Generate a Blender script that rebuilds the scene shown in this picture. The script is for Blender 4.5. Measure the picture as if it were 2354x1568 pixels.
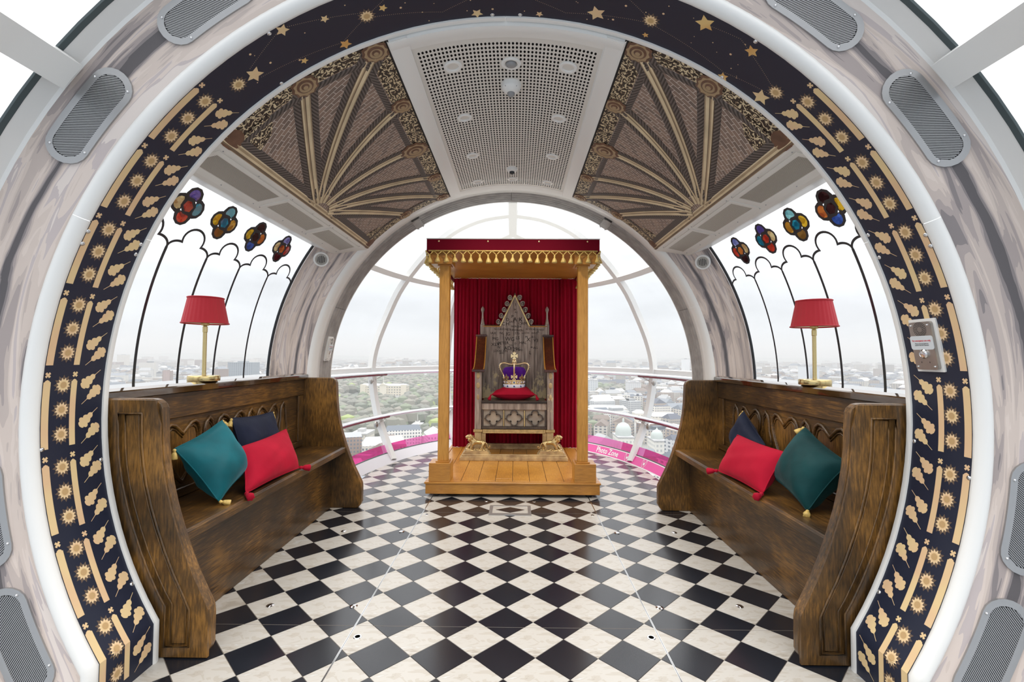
import bpy, math, random
from mathutils import Vector, Matrix
random.seed(7)
PI = math.pi
sc = bpy.context.scene
C = sc.collection
for o in list(bpy.data.objects): bpy.data.objects.remove(o)

# ------------------------------------------------------------------ camera
FPX, YAW, PITCH, ROLL, CAMH = 1080.27, 0.00972, 0.0315, 0.006, 1.3615
def cam_axes():
    cy, sy, cp, sp, cr, sr = math.cos(YAW), math.sin(YAW), math.cos(PITCH), math.sin(PITCH), math.cos(ROLL), math.sin(ROLL)
    fw = Vector((-sy*cp, cy*cp, sp)); r0 = Vector((cy, sy, 0)); u0 = r0.cross(fw)
    return cr*r0+sr*u0, cr*u0-sr*r0, fw
CR, CU, CF = cam_axes()
cd = bpy.data.cameras.new('camera'); cam = bpy.data.objects.new('camera', cd); C.objects.link(cam)
cd.sensor_fit = 'HORIZONTAL'; cd.sensor_width = 36; cd.lens = FPX*36/2354; cd.clip_start = .02; cd.clip_end = 60000
cam.matrix_world = Matrix(((CR.x, CU.x, -CF.x, 0), (CR.y, CU.y, -CF.y, 0), (CR.z, CU.z, -CF.z, CAMH), (0, 0, 0, 1)))
sc.camera = cam
def ray(x, y):
    d = CF + CR*((x-1177)/FPX) - CU*((y-784)/FPX); return d/d.y
def atX(x, y, X): d = ray(x, y); t = X/d.x; return Vector((X, t, CAMH+d.z*t))
def atY(x, y, Y): d = ray(x, y); return Vector((d.x*Y, Y, CAMH+d.z*Y))
def atZ(x, y, Z=0.): d = ray(x, y); t = (Z-CAMH)/d.z; return Vector((d.x*t, t, Z))

# ------------------------------------------------------------------ sky, exposure
SKY_L, SKY_K, SKY_P = 0.43, 3.2, 1.55       # overcast: horizon radiance, extra towards the zenith
w = bpy.data.worlds.new('sky'); sc.world = w; w.use_nodes = True
nt = w.node_tree; N, L = nt.nodes, nt.links
bg = N['Background']
tc = N.new('ShaderNodeTexCoord'); sx = N.new('ShaderNodeSeparateXYZ'); L.new(tc.outputs['Generated'], sx.inputs[0])
mr = N.new('ShaderNodeMapRange'); mr.inputs[1].default_value = -.02; mr.inputs[2].default_value = 1; L.new(sx.outputs[2], mr.inputs[0])
cr = N.new('ShaderNodeValToRGB'); L.new(mr.outputs[0], cr.inputs[0])
e = cr.color_ramp.elements
e[0].position = 0; e[0].color = (.80, .88, .97, 1); e[1].position = .45; e[1].color = (1, 1, 1, 1)
x_ = cr.color_ramp.elements.new(.12); x_.color = (.88, .93, .99, 1)
mp = N.new('ShaderNodeMapping'); mp.inputs['Scale'].default_value = (1, 1, 4); L.new(tc.outputs['Generated'], mp.inputs[0])
no = N.new('ShaderNodeTexNoise'); no.inputs['Scale'].default_value = 3.2; no.inputs['Detail'].default_value = 5; no.inputs['Roughness'].default_value = .55; L.new(mp.outputs[0], no.inputs[0])
mr2 = N.new('ShaderNodeMapRange'); mr2.inputs[1].default_value = .3; mr2.inputs[2].default_value = .62; mr2.inputs[3].default_value = .80; mr2.inputs[4].default_value = 1.10; L.new(no.outputs[0], mr2.inputs[0])
mxz = N.new('ShaderNodeMath'); mxz.operation = 'MAXIMUM'; mxz.inputs[1].default_value = 0; L.new(sx.outputs[2], mxz.inputs[0])
pwz = N.new('ShaderNodeMath'); pwz.operation = 'POWER'; pwz.inputs[1].default_value = SKY_P; L.new(mxz.outputs[0], pwz.inputs[0])
mr3 = N.new('ShaderNodeMath'); mr3.operation = 'MULTIPLY_ADD'; mr3.inputs[1].default_value = SKY_L*SKY_K; mr3.inputs[2].default_value = SKY_L; L.new(pwz.outputs[0], mr3.inputs[0])
mu = N.new('ShaderNodeMath'); mu.operation = 'MULTIPLY'; L.new(mr2.outputs[0], mu.inputs[0]); L.new(mr3.outputs[0], mu.inputs[1])
L.new(cr.outputs[0], bg.inputs[0]); L.new(mu.outputs[0], bg.inputs[1])
vs = sc.view_settings
vs.view_transform = 'Standard'; vs.look = 'None'; vs.gamma = 1; vs.use_curve_mapping = False; vs.exposure = 1.15
try:
    sc.cycles.max_bounces = 10; sc.cycles.diffuse_bounces = 5; sc.cycles.transparent_max_bounces = 24; sc.cycles.glossy_bounces = 4
except Exception: pass

# ------------------------------------------------------------------ helpers
W = {}
def wm(o):
    m = o.matrix_basis.copy()
    return wm(o.parent) @ o.matrix_parent_inverse @ m if o.parent else m
def par(o, p, world=False):
    if p is None: return o
    o.parent = p
    if world: o.matrix_parent_inverse = wm(p).inverted()
    return o
def link(o): C.objects.link(o); return o
def tag(o, label=None, cat=None, group=None, kind=None):
    if label: o['label'] = label
    if cat: o['category'] = cat
    if group: o['group'] = group
    if kind: o['kind'] = kind
    return o
def empty(name, loc=(0, 0, 0), rz=0, parent=None, **k):
    o = bpy.data.objects.new(name, None); link(o); o.location = loc; o.rotation_euler = (0, 0, rz); o.empty_display_size = .05
    par(o, parent); return tag(o, **k)
def inst(me, name, parent=None, loc=(0, 0, 0), rot=(0, 0, 0), scale=(1, 1, 1), world=False):
    o = bpy.data.objects.new(name, me); link(o); o.location = loc; o.rotation_euler = rot; o.scale = scale
    return par(o, parent, world)
class MB:
    def __init__(s): s.v = []; s.f = []; s.m = []; s.uv = {}
    def add(s, vs_, fs, m=0, uvs=None):
        b = len(s.v); s.v += [tuple(q) for q in vs_]
        for i, q in enumerate(fs):
            if uvs is not None: s.uv[len(s.f)] = [uvs[k] for k in q]
            s.f.append(tuple(k+b for k in q)); s.m.append(m)
        return s
    def box(s, x0, x1, y0, y1, z0, z1, m=0, T=None):
        P = [(x, y, z) for x in (x0, x1) for y in (y0, y1) for z in (z0, z1)]
        if T: P = [T(*q) for q in P]
        return s.add(P, [(0, 1, 3, 2), (4, 6, 7, 5), (0, 4, 5, 1), (2, 3, 7, 6), (0, 2, 6, 4), (1, 5, 7, 3)], m)
    def bbox(s, x0, x1, y0, y1, z0, z1, b=.004, m=0):          # box with chamfered edges
        def ring(i, z): return [(x0+i, y0, z), (x1-i, y0, z), (x1, y0+i, z), (x1, y1-i, z), (x1-i, y1, z), (x0+i, y1, z), (x0, y1-i, z), (x0, y0+i, z)]
        def inner(z): return [(x0+b, y0+b, z), (x1-b, y0+b, z), (x1-b, y0+b, z), (x1-b, y1-b, z), (x1-b, y1-b, z), (x0+b, y1-b, z), (x0+b, y1-b, z), (x0+b, y0+b, z)]
        P = inner(z0)+ring(b, z0+b)+ring(b, z1-b)+inner(z1); F = []
        for k in range(3):
            for i in range(8): F.append((k*8+i, k*8+(i+1) % 8, k*8+8+(i+1) % 8, k*8+8+i))
        F.append((7, 5, 3, 1)); F.append((25, 27, 29, 31))
        return s.add(P, F, m)
    def grid(s, fn, nu, nv, m=0, cu=False, cv=False, uvf=None):
        P = [fn(i/nu, j/nv) for i in range(nu+(0 if cu else 1)) for j in range(nv+(0 if cv else 1))]
        a, b = nu+(0 if cu else 1), nv+(0 if cv else 1); F = []; base = len(s.v)
        s.v += [tuple(q) for q in P]
        for i in range(nu):
            for j in range(nv):
                i2, j2 = (i+1) % a, (j+1) % b
                if uvf: s.uv[len(s.f)] = [uvf(i/nu, j/nv), uvf((i+1)/nu, j/nv), uvf((i+1)/nu, (j+1)/nv), uvf(i/nu, (j+1)/nv)]
                s.f.append((base+i*b+j, base+i2*b+j, base+i2*b+j2, base+i*b+j2)); s.m.append(m)
        return s
    def tube(s, path, r, n=8, m=0, closed=False, caps=True, sq=None):
        path = [Vector(q) for q in path]; k = len(path); rr = r if callable(r) else (lambda t: r); rings = []; up = None
        for i in range(k):
            a = path[(i-1) % k] if closed or i else path[0]; b = path[(i+1) % k] if closed or i < k-1 else path[-1]
            t = (b-a).normalized() if (b-a).length > 1e-9 else Vector((0, 0, 1))
            if up is None: up = Vector((0, 0, 1)) if abs(t.z) < .9 else Vector((1, 0, 0))
            x = t.cross(up)
            if x.length < 1e-6: x = t.cross(Vector((1, 0, 0)))
            x.normalize(); y = x.cross(t).normalized(); up = y
            R = rr(i/max(1, k-1)); rings.append([path[i]+x*R*math.cos(2*PI*j/n)+y*R*(sq or 1)*math.sin(2*PI*j/n) for j in range(n)])
        b0 = len(s.v); s.v += [tuple(q) for R in rings for q in R]
        for i in range(k if closed else k-1):
            for j in range(n):
                i2 = (i+1) % k; s.f.append((b0+i*n+j, b0+i*n+(j+1) % n, b0+i2*n+(j+1) % n, b0+i2*n+j)); s.m.append(m)
        if caps and not closed:
            s.f.append(tuple(b0+j for j in reversed(range(n)))); s.m.append(m)
            s.f.append(tuple(b0+(k-1)*n+j for j in range(n))); s.m.append(m)
        return s
    def lathe(s, prof, n=20, m=0, c=(0, 0, 0), ax='z', cap=True, rf=None):
        P = []; F = []
        for (r, h) in prof:
            for j in range(n):
                a = 2*PI*j/n; q = r*(rf(a, h) if rf else 1); u, v_ = q*math.cos(a), q*math.sin(a)
                P.append({'z': (c[0]+u, c[1]+v_, c[2]+h), 'y': (c[0]+u, c[1]+h, c[2]-v_), 'x': (c[0]+h, c[1]+u, c[2]+v_)}[ax])
        k = len(prof)
        for i in range(k-1):
            for j in range(n): F.append((i*n+j, i*n+(j+1) % n, (i+1)*n+(j+1) % n, (i+1)*n+j))
        if cap:
            if prof[0][0] > 1e-5: F.append(tuple(reversed(range(n))))
            if prof[-1][0] > 1e-5: F.append(tuple((k-1)*n+j for j in range(n)))
        return s.add(P, F, m)
    def prism(s, pts, T0, T1, m=0, sides=True, cap0=True):     # polygon between two mappings (2d -> 3d)
        n = len(pts); P = [T0(*q) for q in pts]+[T1(*q) for q in pts]; F = [tuple(range(n, 2*n))]
        if cap0: F.append(tuple(reversed(range(n))))
        if sides: F += [(i, (i+1) % n, n+(i+1) % n, n+i) for i in range(n)]
        return s.add(P, F, m)
    def flat(s, pts, T, m=0): return s.add([T(*q) for q in pts], [tuple(range(len(pts)))], m)
    def frame(s, outer, inner, T0, T1, m=0):                   # ring between two outlines of equal length, extruded
        n = len(outer); P = [T0(*q) for q in outer]+[T0(*q) for q in inner]+[T1(*q) for q in outer]+[T1(*q) for q in inner]; F = []
        for i in range(n):
            j = (i+1) % n
            F += [(2*n+i, 2*n+j, 3*n+j, 3*n+i), (i, n+i, n+j, j), (i, j, 2*n+j, 2*n+i), (n+i, 3*n+i, 3*n+j, n+j)]
        return s.add(P, F, m)
    def ball(s, c, r, nu=10, nv=7, m=0):
        rx, ry, rz = (r, r, r) if not hasattr(r, '__len__') else r; P = [(c[0], c[1], c[2]-rz)]
        for i in range(1, nv):
            a = PI*i/nv-PI/2
            P += [(c[0]+rx*math.cos(a)*math.cos(2*PI*j/nu), c[1]+ry*math.cos(a)*math.sin(2*PI*j/nu), c[2]+rz*math.sin(a)) for j in range(nu)]
        P.append((c[0], c[1], c[2]+rz)); F = [(0, 1+(j+1) % nu, 1+j) for j in range(nu)]; t = len(P)-1
        for i in range(nv-2):
            F += [(1+i*nu+j, 1+i*nu+(j+1) % nu, 1+(i+1)*nu+(j+1) % nu, 1+(i+1)*nu+j) for j in range(nu)]
        F += [(t, 1+(nv-2)*nu+j, 1+(nv-2)*nu+(j+1) % nu) for j in range(nu)]
        return s.add(P, F, m)
    def mesh(s, name, mats, smooth=False):
        me = bpy.data.meshes.new(name); me.from_pydata(s.v, [], s.f)
        for q in (mats if isinstance(mats, (list, tuple)) else [mats]): me.materials.append(q)
        me.polygons.foreach_set('material_index', s.m)
        if s.uv:
            u = me.uv_layers.new(name='UVMap').data
            for fi, p in enumerate(me.polygons):
                q = s.uv.get(fi)
                if q:
                    for k, li in enumerate(p.loop_indices): u[li].uv = q[k]
        if smooth: me.shade_smooth() if smooth is True else me.shade_smooth()
        me.update()
        if smooth and smooth is not True:
            try: me.set_sharp_from_angle(angle=math.radians(smooth))
            except Exception: pass
        return me
    def build(s, name, mats, parent=None, smooth=False, world=False, **k):
        o = bpy.data.objects.new(name, s.mesh(name, mats, smooth)); link(o); par(o, parent, world)
        return tag(o, **k)

# ------------------------------------------------------------------ materials
def newmat(name):
    m = bpy.data.materials.new(name); m.use_nodes = True; return m, m.node_tree.nodes, m.node_tree.links, m.node_tree.nodes['Principled BSDF']
def mat(name, col, rough=.5, metal=0, spec=.5, var=0, scale=8, bump=0, bscale=60, sheen=0, coat=0, alpha=None, stretch=None, col2=None, detail=4):
    m, n, l, p = newmat(name); p.inputs['Roughness'].default_value = rough; p.inputs['Metallic'].default_value = metal
    p.inputs['Specular IOR Level'].default_value = spec; p.inputs['Base Color'].default_value = (*col, 1)
    if sheen: p.inputs['Sheen Weight'].default_value = sheen; p.inputs['Sheen Roughness'].default_value = .4; p.inputs['Sheen Tint'].default_value = (*[min(1, c*2+.1) for c in col], 1)
    if coat: p.inputs['Coat Weight'].default_value = coat; p.inputs['Coat Roughness'].default_value = .12
    if var or col2 or bump:
        t = n.new('ShaderNodeTexCoord'); mpg = n.new('ShaderNodeMapping'); l.new(t.outputs['Object'], mpg.inputs[0])
        if stretch: mpg.inputs['Scale'].default_value = stretch
    if var or col2:
        q = n.new('ShaderNodeTexNoise'); q.inputs['Scale'].default_value = scale; q.inputs['Detail'].default_value = detail; l.new(mpg.outputs[0], q.inputs[0])
        r = n.new('ShaderNodeValToRGB'); l.new(q.outputs[0], r.inputs[0]); a, b = r.color_ramp.elements
        a.position = .32; b.position = .68; c2 = col2 or tuple(c*(1-var) for c in col)
        a.color = (*c2, 1); b.color = (*col, 1); l.new(r.outputs[0], p.inputs['Base Color'])
    if bump:
        q = n.new('ShaderNodeTexNoise'); q.inputs['Scale'].default_value = bscale; q.inputs['Detail'].default_value = 3; l.new(mpg.outputs[0], q.inputs[0])
        bm = n.new('ShaderNodeBump'); bm.inputs['Strength'].default_value = bump; bm.inputs['Distance'].default_value = .01; l.new(q.outputs[0], bm.inputs['Height']); l.new(bm.outputs[0], p.inputs['Normal'])
    return m
def ramp(n, l, src, stops, const=False):
    r = n.new('ShaderNodeValToRGB'); l.new(src, r.inputs[0]); c = r.color_ramp
    if const: c.interpolation = 'CONSTANT'
    while len(c.elements) < len(stops): c.elements.new(.5)
    for el, (p, col) in zip(c.elements, stops): el.position = p; el.color = (*col, 1)
    return r
def wood(name, dark, mid, light, stretch, rough=.38, scale=3., coat=.25, knots=.5):
    m, n, l, p = newmat(name); t = n.new('ShaderNodeTexCoord'); g = n.new('ShaderNodeMapping'); l.new(t.outputs['Object'], g.inputs[0]); g.inputs['Scale'].default_value = stretch
    a = n.new('ShaderNodeTexNoise'); a.inputs['Scale'].default_value = scale; a.inputs['Detail'].default_value = 3; l.new(t.outputs['Object'], a.inputs[0])
    b = n.new('ShaderNodeTexNoise'); b.inputs['Scale'].default_value = scale*9; b.inputs['Detail'].default_value = 6; b.inputs['Roughness'].default_value = .65; l.new(g.outputs[0], b.inputs[0])
    mx = n.new('ShaderNodeMix'); mx.data_type = 'FLOAT'; mx.inputs[0].default_value = knots; l.new(a.outputs[0], mx.inputs[2]); l.new(b.outputs[0], mx.inputs[3])
    r = ramp(n, l, mx.outputs[0], [(.36, dark), (.5, mid), (.64, light)]); l.new(r.outputs[0], p.inputs['Base Color'])
    p.inputs['Roughness'].default_value = rough; p.inputs['Coat Weight'].default_value = coat; p.inputs['Coat Roughness'].default_value = .2
    bm = n.new('ShaderNodeBump'); bm.inputs['Strength'].default_value = .12; bm.inputs['Distance'].default_value = .004; l.new(b.outputs[0], bm.inputs['Height']); l.new(bm.outputs[0], p.inputs['Normal'])
    return m
def poster(name, stops, scale, stretch, rough=.5, dist=1.2, uv=False, bump=0, detail=3, coat=0, vein=None):     # flat-tone marbling
    m, n, l, p = newmat(name); t = n.new('ShaderNodeTexCoord'); g = n.new('ShaderNodeMapping'); l.new(t.outputs['UV' if uv else 'Object'], g.inputs[0]); g.inputs['Scale'].default_value = stretch
    a = n.new('ShaderNodeTexNoise'); a.inputs['Scale'].default_value = scale; a.inputs['Detail'].default_value = detail; a.inputs['Roughness'].default_value = .5; a.inputs['Distortion'].default_value = dist; l.new(g.outputs[0], a.inputs[0])
    src = a.outputs[0]
    if vein:                                                   # one dark painted vein running along the surface
        s_ = n.new('ShaderNodeSeparateXYZ'); l.new(t.outputs['UV'], s_.inputs[0]); wv = n.new('ShaderNodeTexNoise'); wv.inputs['Scale'].default_value = 2.5; l.new(t.outputs['UV'], wv.inputs[0])
        o1 = n.new('ShaderNodeMath'); o1.operation = 'MULTIPLY_ADD'; l.new(wv.outputs[0], o1.inputs[0]); o1.inputs[1].default_value = vein[2]; l.new(s_.outputs[1], o1.inputs[2])
        o2 = n.new('ShaderNodeMath'); o2.operation = 'SUBTRACT'; l.new(o1.outputs[0], o2.inputs[0]); o2.inputs[1].default_value = vein[0]+vein[2]*.5
        o3 = n.new('ShaderNodeMath'); o3.operation = 'ABSOLUTE'; l.new(o2.outputs[0], o3.inputs[0])
        o4 = n.new('ShaderNodeMapRange'); l.new(o3.outputs[0], o4.inputs[0]); o4.inputs[2].default_value = vein[1]; o4.inputs[3].default_value = -.30; o4.inputs[4].default_value = .012
        o5 = n.new('ShaderNodeMath'); l.new(src, o5.inputs[0]); l.new(o4.outputs[0], o5.inputs[1]); src = o5.outputs[0]
    r = ramp(n, l, src, stops, True); l.new(r.outputs[0], p.inputs['Base Color']); p.inputs['Roughness'].default_value = rough
    if coat: p.inputs['Coat Weight'].default_value = coat
    return m
M = {}
M['black_tile'] = mat('black_tile', (.013, .0155, .022), .20, spec=.6, var=.3, scale=3)
M['white_tile'] = poster('white_tile', [(0, (.37, .335, .29)), (.36, (.435, .405, .36)), (.45, (.485, .465, .43)), (.56, (.455, .43, .39)), (.63, (.53, .53, .52))], 5.5, (1, 2.4, 1), .3, 1.4)
M['grout'] = mat('grout', (.20, .17, .14), .8)
M['chrome'] = mat('chrome', (.75, .75, .76), .13, 1)
M['steel'] = mat('steel', (.46, .43, .40), .34, 1, var=.15, scale=30, stretch=(1, 1, .1))
M['white'] = mat('white_paint', (.80, .80, .785), .32, spec=.5)
M['cream'] = mat('cream_paint', (.70, .68, .64), .4)
M['navy'] = mat('navy_vinyl', (.013, .017, .036), .42, spec=.4)
M['gold_print'] = mat('gold_print', (.74, .56, .30), .5, col2=(.72, .49, .29), scale=9, detail=0)
M['bronze_print'] = mat('bronze_print', (.52, .34, .16), .5)
M['dim_print'] = mat('dim_print', (.125, .085, .060), .5)
M['pale_print'] = mat('pale_print', (.80, .60, .36), .5)
M['amber_print'] = mat('amber_print', (.62, .33, .10), .5, col2=(.72, .50, .20), scale=14, detail=0)
ST = [(0, (.10, .095, .105)), (.30, (.22, .205, .215)), (.385, (.36, .325, .325)), (.44, (.48, .43, .41)), (.49, (.58, .52, .485)), (.55, (.63, .57, .535)), (.60, (.50, .46, .47)), (.65, (.66, .62, .60))]
ST = [(q, tuple(c*k for c, k in zip(col, (1.04, .985, .95)))) for q, col in ST]
M['stone'] = poster('painted_stone', ST, 2.0, (.60, 6.5, 1), .5, 1.1, True, vein=(.125, .030, .05))
M['stone2'] = poster('painted_stone_far', ST, 2.0, (.85, 6.5, 1), .5, 1.1, True, vein=(.115, .022, .03))
M['grey_ridge'] = mat('grey_ridge', (.40, .375, .36), .55, var=.3, scale=10)
M['seal'] = mat('rubber_seal', (.022, .026, .032), .35); M['seal_grey'] = mat('glass_edge_seal', (.055, .075, .08), .35)
M['vent'] = mat('vent_metal', (.42, .42, .425), .38, .75)
M['dark'] = mat('dark_void', (.012, .012, .014), .7)
DW = dict(dark=(.016, .0090, .0036), mid=(.066, .032, .0085), light=(.215, .102, .020))
M['pew_y'] = wood('dark_oak_along', stretch=(5, .35, 5), **DW)
M['pew_z'] = wood('dark_oak_upright', stretch=(4, 4, .5), dark=(.026, .014, .0050), mid=(.100, .049, .0120), light=(.29, .140, .030))
M['oak_x'] = wood('golden_oak_cross', (.30, .125, .018), (.44, .19, .028), (.56, .265, .045), (.4, 6, 6), .36, 3, .3, .6)
M['oak_y'] = wood('golden_oak_along', (.34, .14, .020), (.50, .22, .034), (.62, .30, .055), (6, .4, 6), .34, 3, .3, .6)
M['oak_z'] = wood('golden_oak_upright', (.36, .16, .022), (.52, .245, .038), (.62, .31, .06), (7, 7, .35), .36, 3, .2, .65)
M['velvet_red'] = mat('red_velvet', (.33, .003, .021), .75, sheen=.5, spec=.1, var=.35, scale=6, stretch=(1, 1, .2))
M['velvet_dark'] = mat('crimson_velvet', (.125, .001, .010), .8, sheen=.25, spec=.1)
M['tassel_gold'] = mat('gold_thread', (.78, .54, .16), .5, var=.4, scale=60, stretch=(1, 1, .15), sheen=.3)
M['gold'] = mat('gilt_metal', (.72, .52, .24), .3, .85, var=.35, scale=25)
M['gilt_pale'] = mat('crown_gilt', (.86, .66, .36), .25, .7)
M['gilt_wood'] = mat('worn_gilt_wood', (.66, .48, .24), .45, .15, col2=(.30, .19, .095), scale=11, detail=6)
TH = [(.33, (.16, .12, .097)), (.5, (.33, .26, .215)), (.66, (.47, .39, .33))]
def throne_mat(name, patch):
    m, n, l, p = newmat(name); t = n.new('ShaderNodeTexCoord'); g = n.new('ShaderNodeMapping'); g.inputs['Scale'].default_value = (7, 7, .7); l.new(t.outputs['Object'], g.inputs[0])
    a = n.new('ShaderNodeTexNoise'); a.inputs['Scale'].default_value = 5; a.inputs['Detail'].default_value = 7; l.new(g.outputs[0], a.inputs[0]); r = ramp(n, l, a.outputs[0], TH)
    g2 = n.new('ShaderNodeMapping'); g2.inputs['Scale'].default_value = (3.2, 3.2, 1.5); l.new(t.outputs['Object'], g2.inputs[0])
    b = n.new('ShaderNodeTexNoise'); b.inputs['Scale'].default_value = 3.1; b.inputs['Detail'].default_value = 8; b.inputs['Roughness'].default_value = .7; l.new(g2.outputs[0], b.inputs[0])
    s_ = n.new('ShaderNodeSeparateXYZ'); l.new(t.outputs['Object'], s_.inputs[0])
    h = n.new('ShaderNodeMapRange'); l.new(s_.outputs[2], h.inputs[0]); h.inputs[1].default_value = patch[0]; h.inputs[2].default_value = patch[1]; h.inputs[3].default_value = patch[2]; h.inputs[4].default_value = patch[3]
    ad = n.new('ShaderNodeMath'); l.new(b.outputs[0], ad.inputs[0]); l.new(h.outputs[0], ad.inputs[1])
    th = n.new('ShaderNodeMapRange'); th.inputs[1].default_value = .60; th.inputs[2].default_value = .66; l.new(ad.outputs[0], th.inputs[0])
    mx = n.new('ShaderNodeMix'); mx.data_type = 'RGBA'; l.new(th.outputs[0], mx.inputs[0]); l.new(r.outputs[0], mx.inputs[6]); mx.inputs[7].default_value = (.72, .60, .36, 1)
    l.new(mx.outputs[2], p.inputs['Base Color']); p.inputs['Roughness'].default_value = .5
    return m
M['throne'] = throne_mat('old_throne_oak', (.80, 1.45, .20, -.16))
M['throne_low'] = throne_mat('old_throne_oak_low', (0, 3, .0, .0))
M['throne_dark'] = wood('throne_dark_oak', (.020, .013, .010), (.055, .036, .026), (.11, .075, .05), (5, 5, .8))
M['arm_red'] = wood('polished_arm', (.030, .006, .003), (.062, .012, .005), (.15, .036, .010), (3, 3, 1), .28)
M['sandstone'] = mat('sandstone', (.56, .47, .37), .8, col2=(.36, .31, .26), scale=7)
M['ink'] = mat('carved_groove', (.012, .009, .008), .8)
M['cushion_red'] = mat('crimson_cotton', (.42, .006, .028), .8, sheen=.35, spec=.15, var=.2, scale=5, bump=.25, bscale=14)
M['cushion_teal'] = mat('teal_velvet', (.002, .115, .145), .55, sheen=.6, spec=.2, var=.45, scale=5, bump=.5, bscale=9)
M['cushion_green'] = mat('green_velvet', (.001, .046, .050), .6, sheen=.5, spec=.2, var=.45, scale=5, bump=.5, bscale=9)
M['cushion_navy'] = mat('navy_velvet', (.007, .012, .034), .6, sheen=.5, spec=.2, var=.3, scale=5, bump=.3, bscale=10)
M['brass'] = mat('brushed_brass', (.66, .52, .25), .24, 1, var=.12, scale=20, stretch=(1, 1, .1))
M['purple'] = mat('purple_velvet', (.095, .012, .26), .7, sheen=.5, spec=.1, var=.35, scale=12)
M['ermine'] = mat('ermine_fur', (.78, .78, .88), .9)
M['pearl'] = mat('pearl', (.85, .82, .86), .25); M['gem_blue'] = mat('blue_gem', (.01, .08, .30), .1); M['gem_green'] = mat('green_gem', (.01, .10, .06), .1); M['gem_red'] = mat('red_gem', (.3, .02, .02), .1)
M['pink'] = mat('pink_vinyl', (.76, .055, .33), .35); M['white_print'] = mat('white_print', (.85, .85, .85), .4)
M['kerb_grey'] = mat('kerb_metal', (.62, .60, .63), .4, .3)
M['red_strip'] = mat('rail_red', (.20, .008, .03), .3)
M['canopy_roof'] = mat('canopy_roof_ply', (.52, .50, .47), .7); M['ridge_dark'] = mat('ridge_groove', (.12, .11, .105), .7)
M['label_card'] = mat('label_card', (.62, .66, .69), .4); M['red_ink'] = mat('red_ink', (.62, .10, .12), .6); M['grey_ink'] = mat('grey_ink', (.16, .17, .18), .6)
M['grille'] = mat('grille_beige', (.50, .47, .41), .4, .2)
M['led'] = mat('led_lens', (.28, .28, .29), .15)
def shade_mat():
    m, n, l, p = newmat('red_lampshade'); p.inputs['Base Color'].default_value = (.52, .018, .035, 1); p.inputs['Roughness'].default_value = .7; p.inputs['Sheen Weight'].default_value = .2
    t = n.new('ShaderNodeBsdfTranslucent'); t.inputs[0].default_value = (.60, .03, .05, 1); mx = n.new('ShaderNodeMixShader'); mx.inputs[0].default_value = .35
    l.new(p.outputs[0], mx.inputs[1]); l.new(t.outputs[0], mx.inputs[2]); l.new(mx.outputs[0], n['Material Output'].inputs[0]); return m
M['shade'] = shade_mat(); M['shade_in'] = mat('shade_lining', (.72, .64, .46), .7)
def glass(name, tint=(1, 1, 1), refl=.5, noise=None):
    m, n, l, p = newmat(name); n.remove(p); t = n.new('ShaderNodeBsdfTransparent'); t.inputs[0].default_value = (*tint, 1); g = n.new('ShaderNodeBsdfGlossy'); g.inputs['Roughness'].default_value = .02
    fr = n.new('ShaderNodeFresnel'); fr.inputs[0].default_value = 1.35; ml = n.new('ShaderNodeMath'); ml.operation = 'MULTIPLY'; ml.inputs[1].default_value = refl; l.new(fr.outputs[0], ml.inputs[0])
    mx = n.new('ShaderNodeMixShader'); l.new(ml.outputs[0], mx.inputs[0]); l.new(t.outputs[0], mx.inputs[1]); l.new(g.outputs[0], mx.inputs[2]); l.new(mx.outputs[0], n['Material Output'].inputs[0])
    if noise:
        tcn = n.new('ShaderNodeTexCoord'); q = n.new('ShaderNodeTexVoronoi'); q.inputs['Scale'].default_value = noise[1]; q.feature = 'F1'; l.new(tcn.outputs['Object'], q.inputs[0])
        r = ramp(n, l, q.outputs['Color'], [(.1, noise[0]), (.9, tint)]); l.new(r.outputs[0], t.inputs[0])
    return m
def film(name, col, k):
    m, n, l, p = newmat(name); p.inputs['Base Color'].default_value = (*col, 1); p.inputs['Roughness'].default_value = .2; t = n.new('ShaderNodeBsdfTransparent'); t.inputs[0].default_value = (*[min(1, c*1.1+.05) for c in col], 1)
    mx = n.new('ShaderNodeMixShader'); mx.inputs[0].default_value = k; l.new(t.outputs[0], mx.inputs[1]); l.new(p.outputs[0], mx.inputs[2]); l.new(mx.outputs[0], n['Material Output'].inputs[0]); return m
M['glass'] = glass('clear_glass', (.985, .99, .99), .35)
M['pink_film'] = film('pink_film', (.78, .20, .50), .5)
M['pink_film2'] = film('deep_pink_film', (.62, .02, .24), .5)
for k_, a_, b_ in (('purple', (.16, .10, .38), (.05, .03, .16)), ('red', (.72, .06, .03), (.22, .015, .01)), ('teal', (.03, .30, .40), (.01, .10, .16)), ('yellow', (.85, .52, .04), (.45, .22, .01)), ('aqua', (.30, .62, .62), (.02, .16, .22)), ('brown', (.40, .20, .05), (.16, .07, .015)), ('amber', (.72, .36, .05), (.40, .16, .02)), ('orange', (.66, .20, .04), (.30, .05, .02)), ('blue', (.07, .14, .48), (.02, .04, .20)), ('lilac', (.38, .38, .66), (.14, .15, .38)), ('cream', (.86, .68, .34), (.45, .22, .08)), ('umber', (.06, .02, .02), (.02, .006, .006))):
    M['st_'+k_] = glass('stained_'+k_, tuple(c*.55 for c in a_), .2, (tuple(c*.5 for c in b_), 26))

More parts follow.
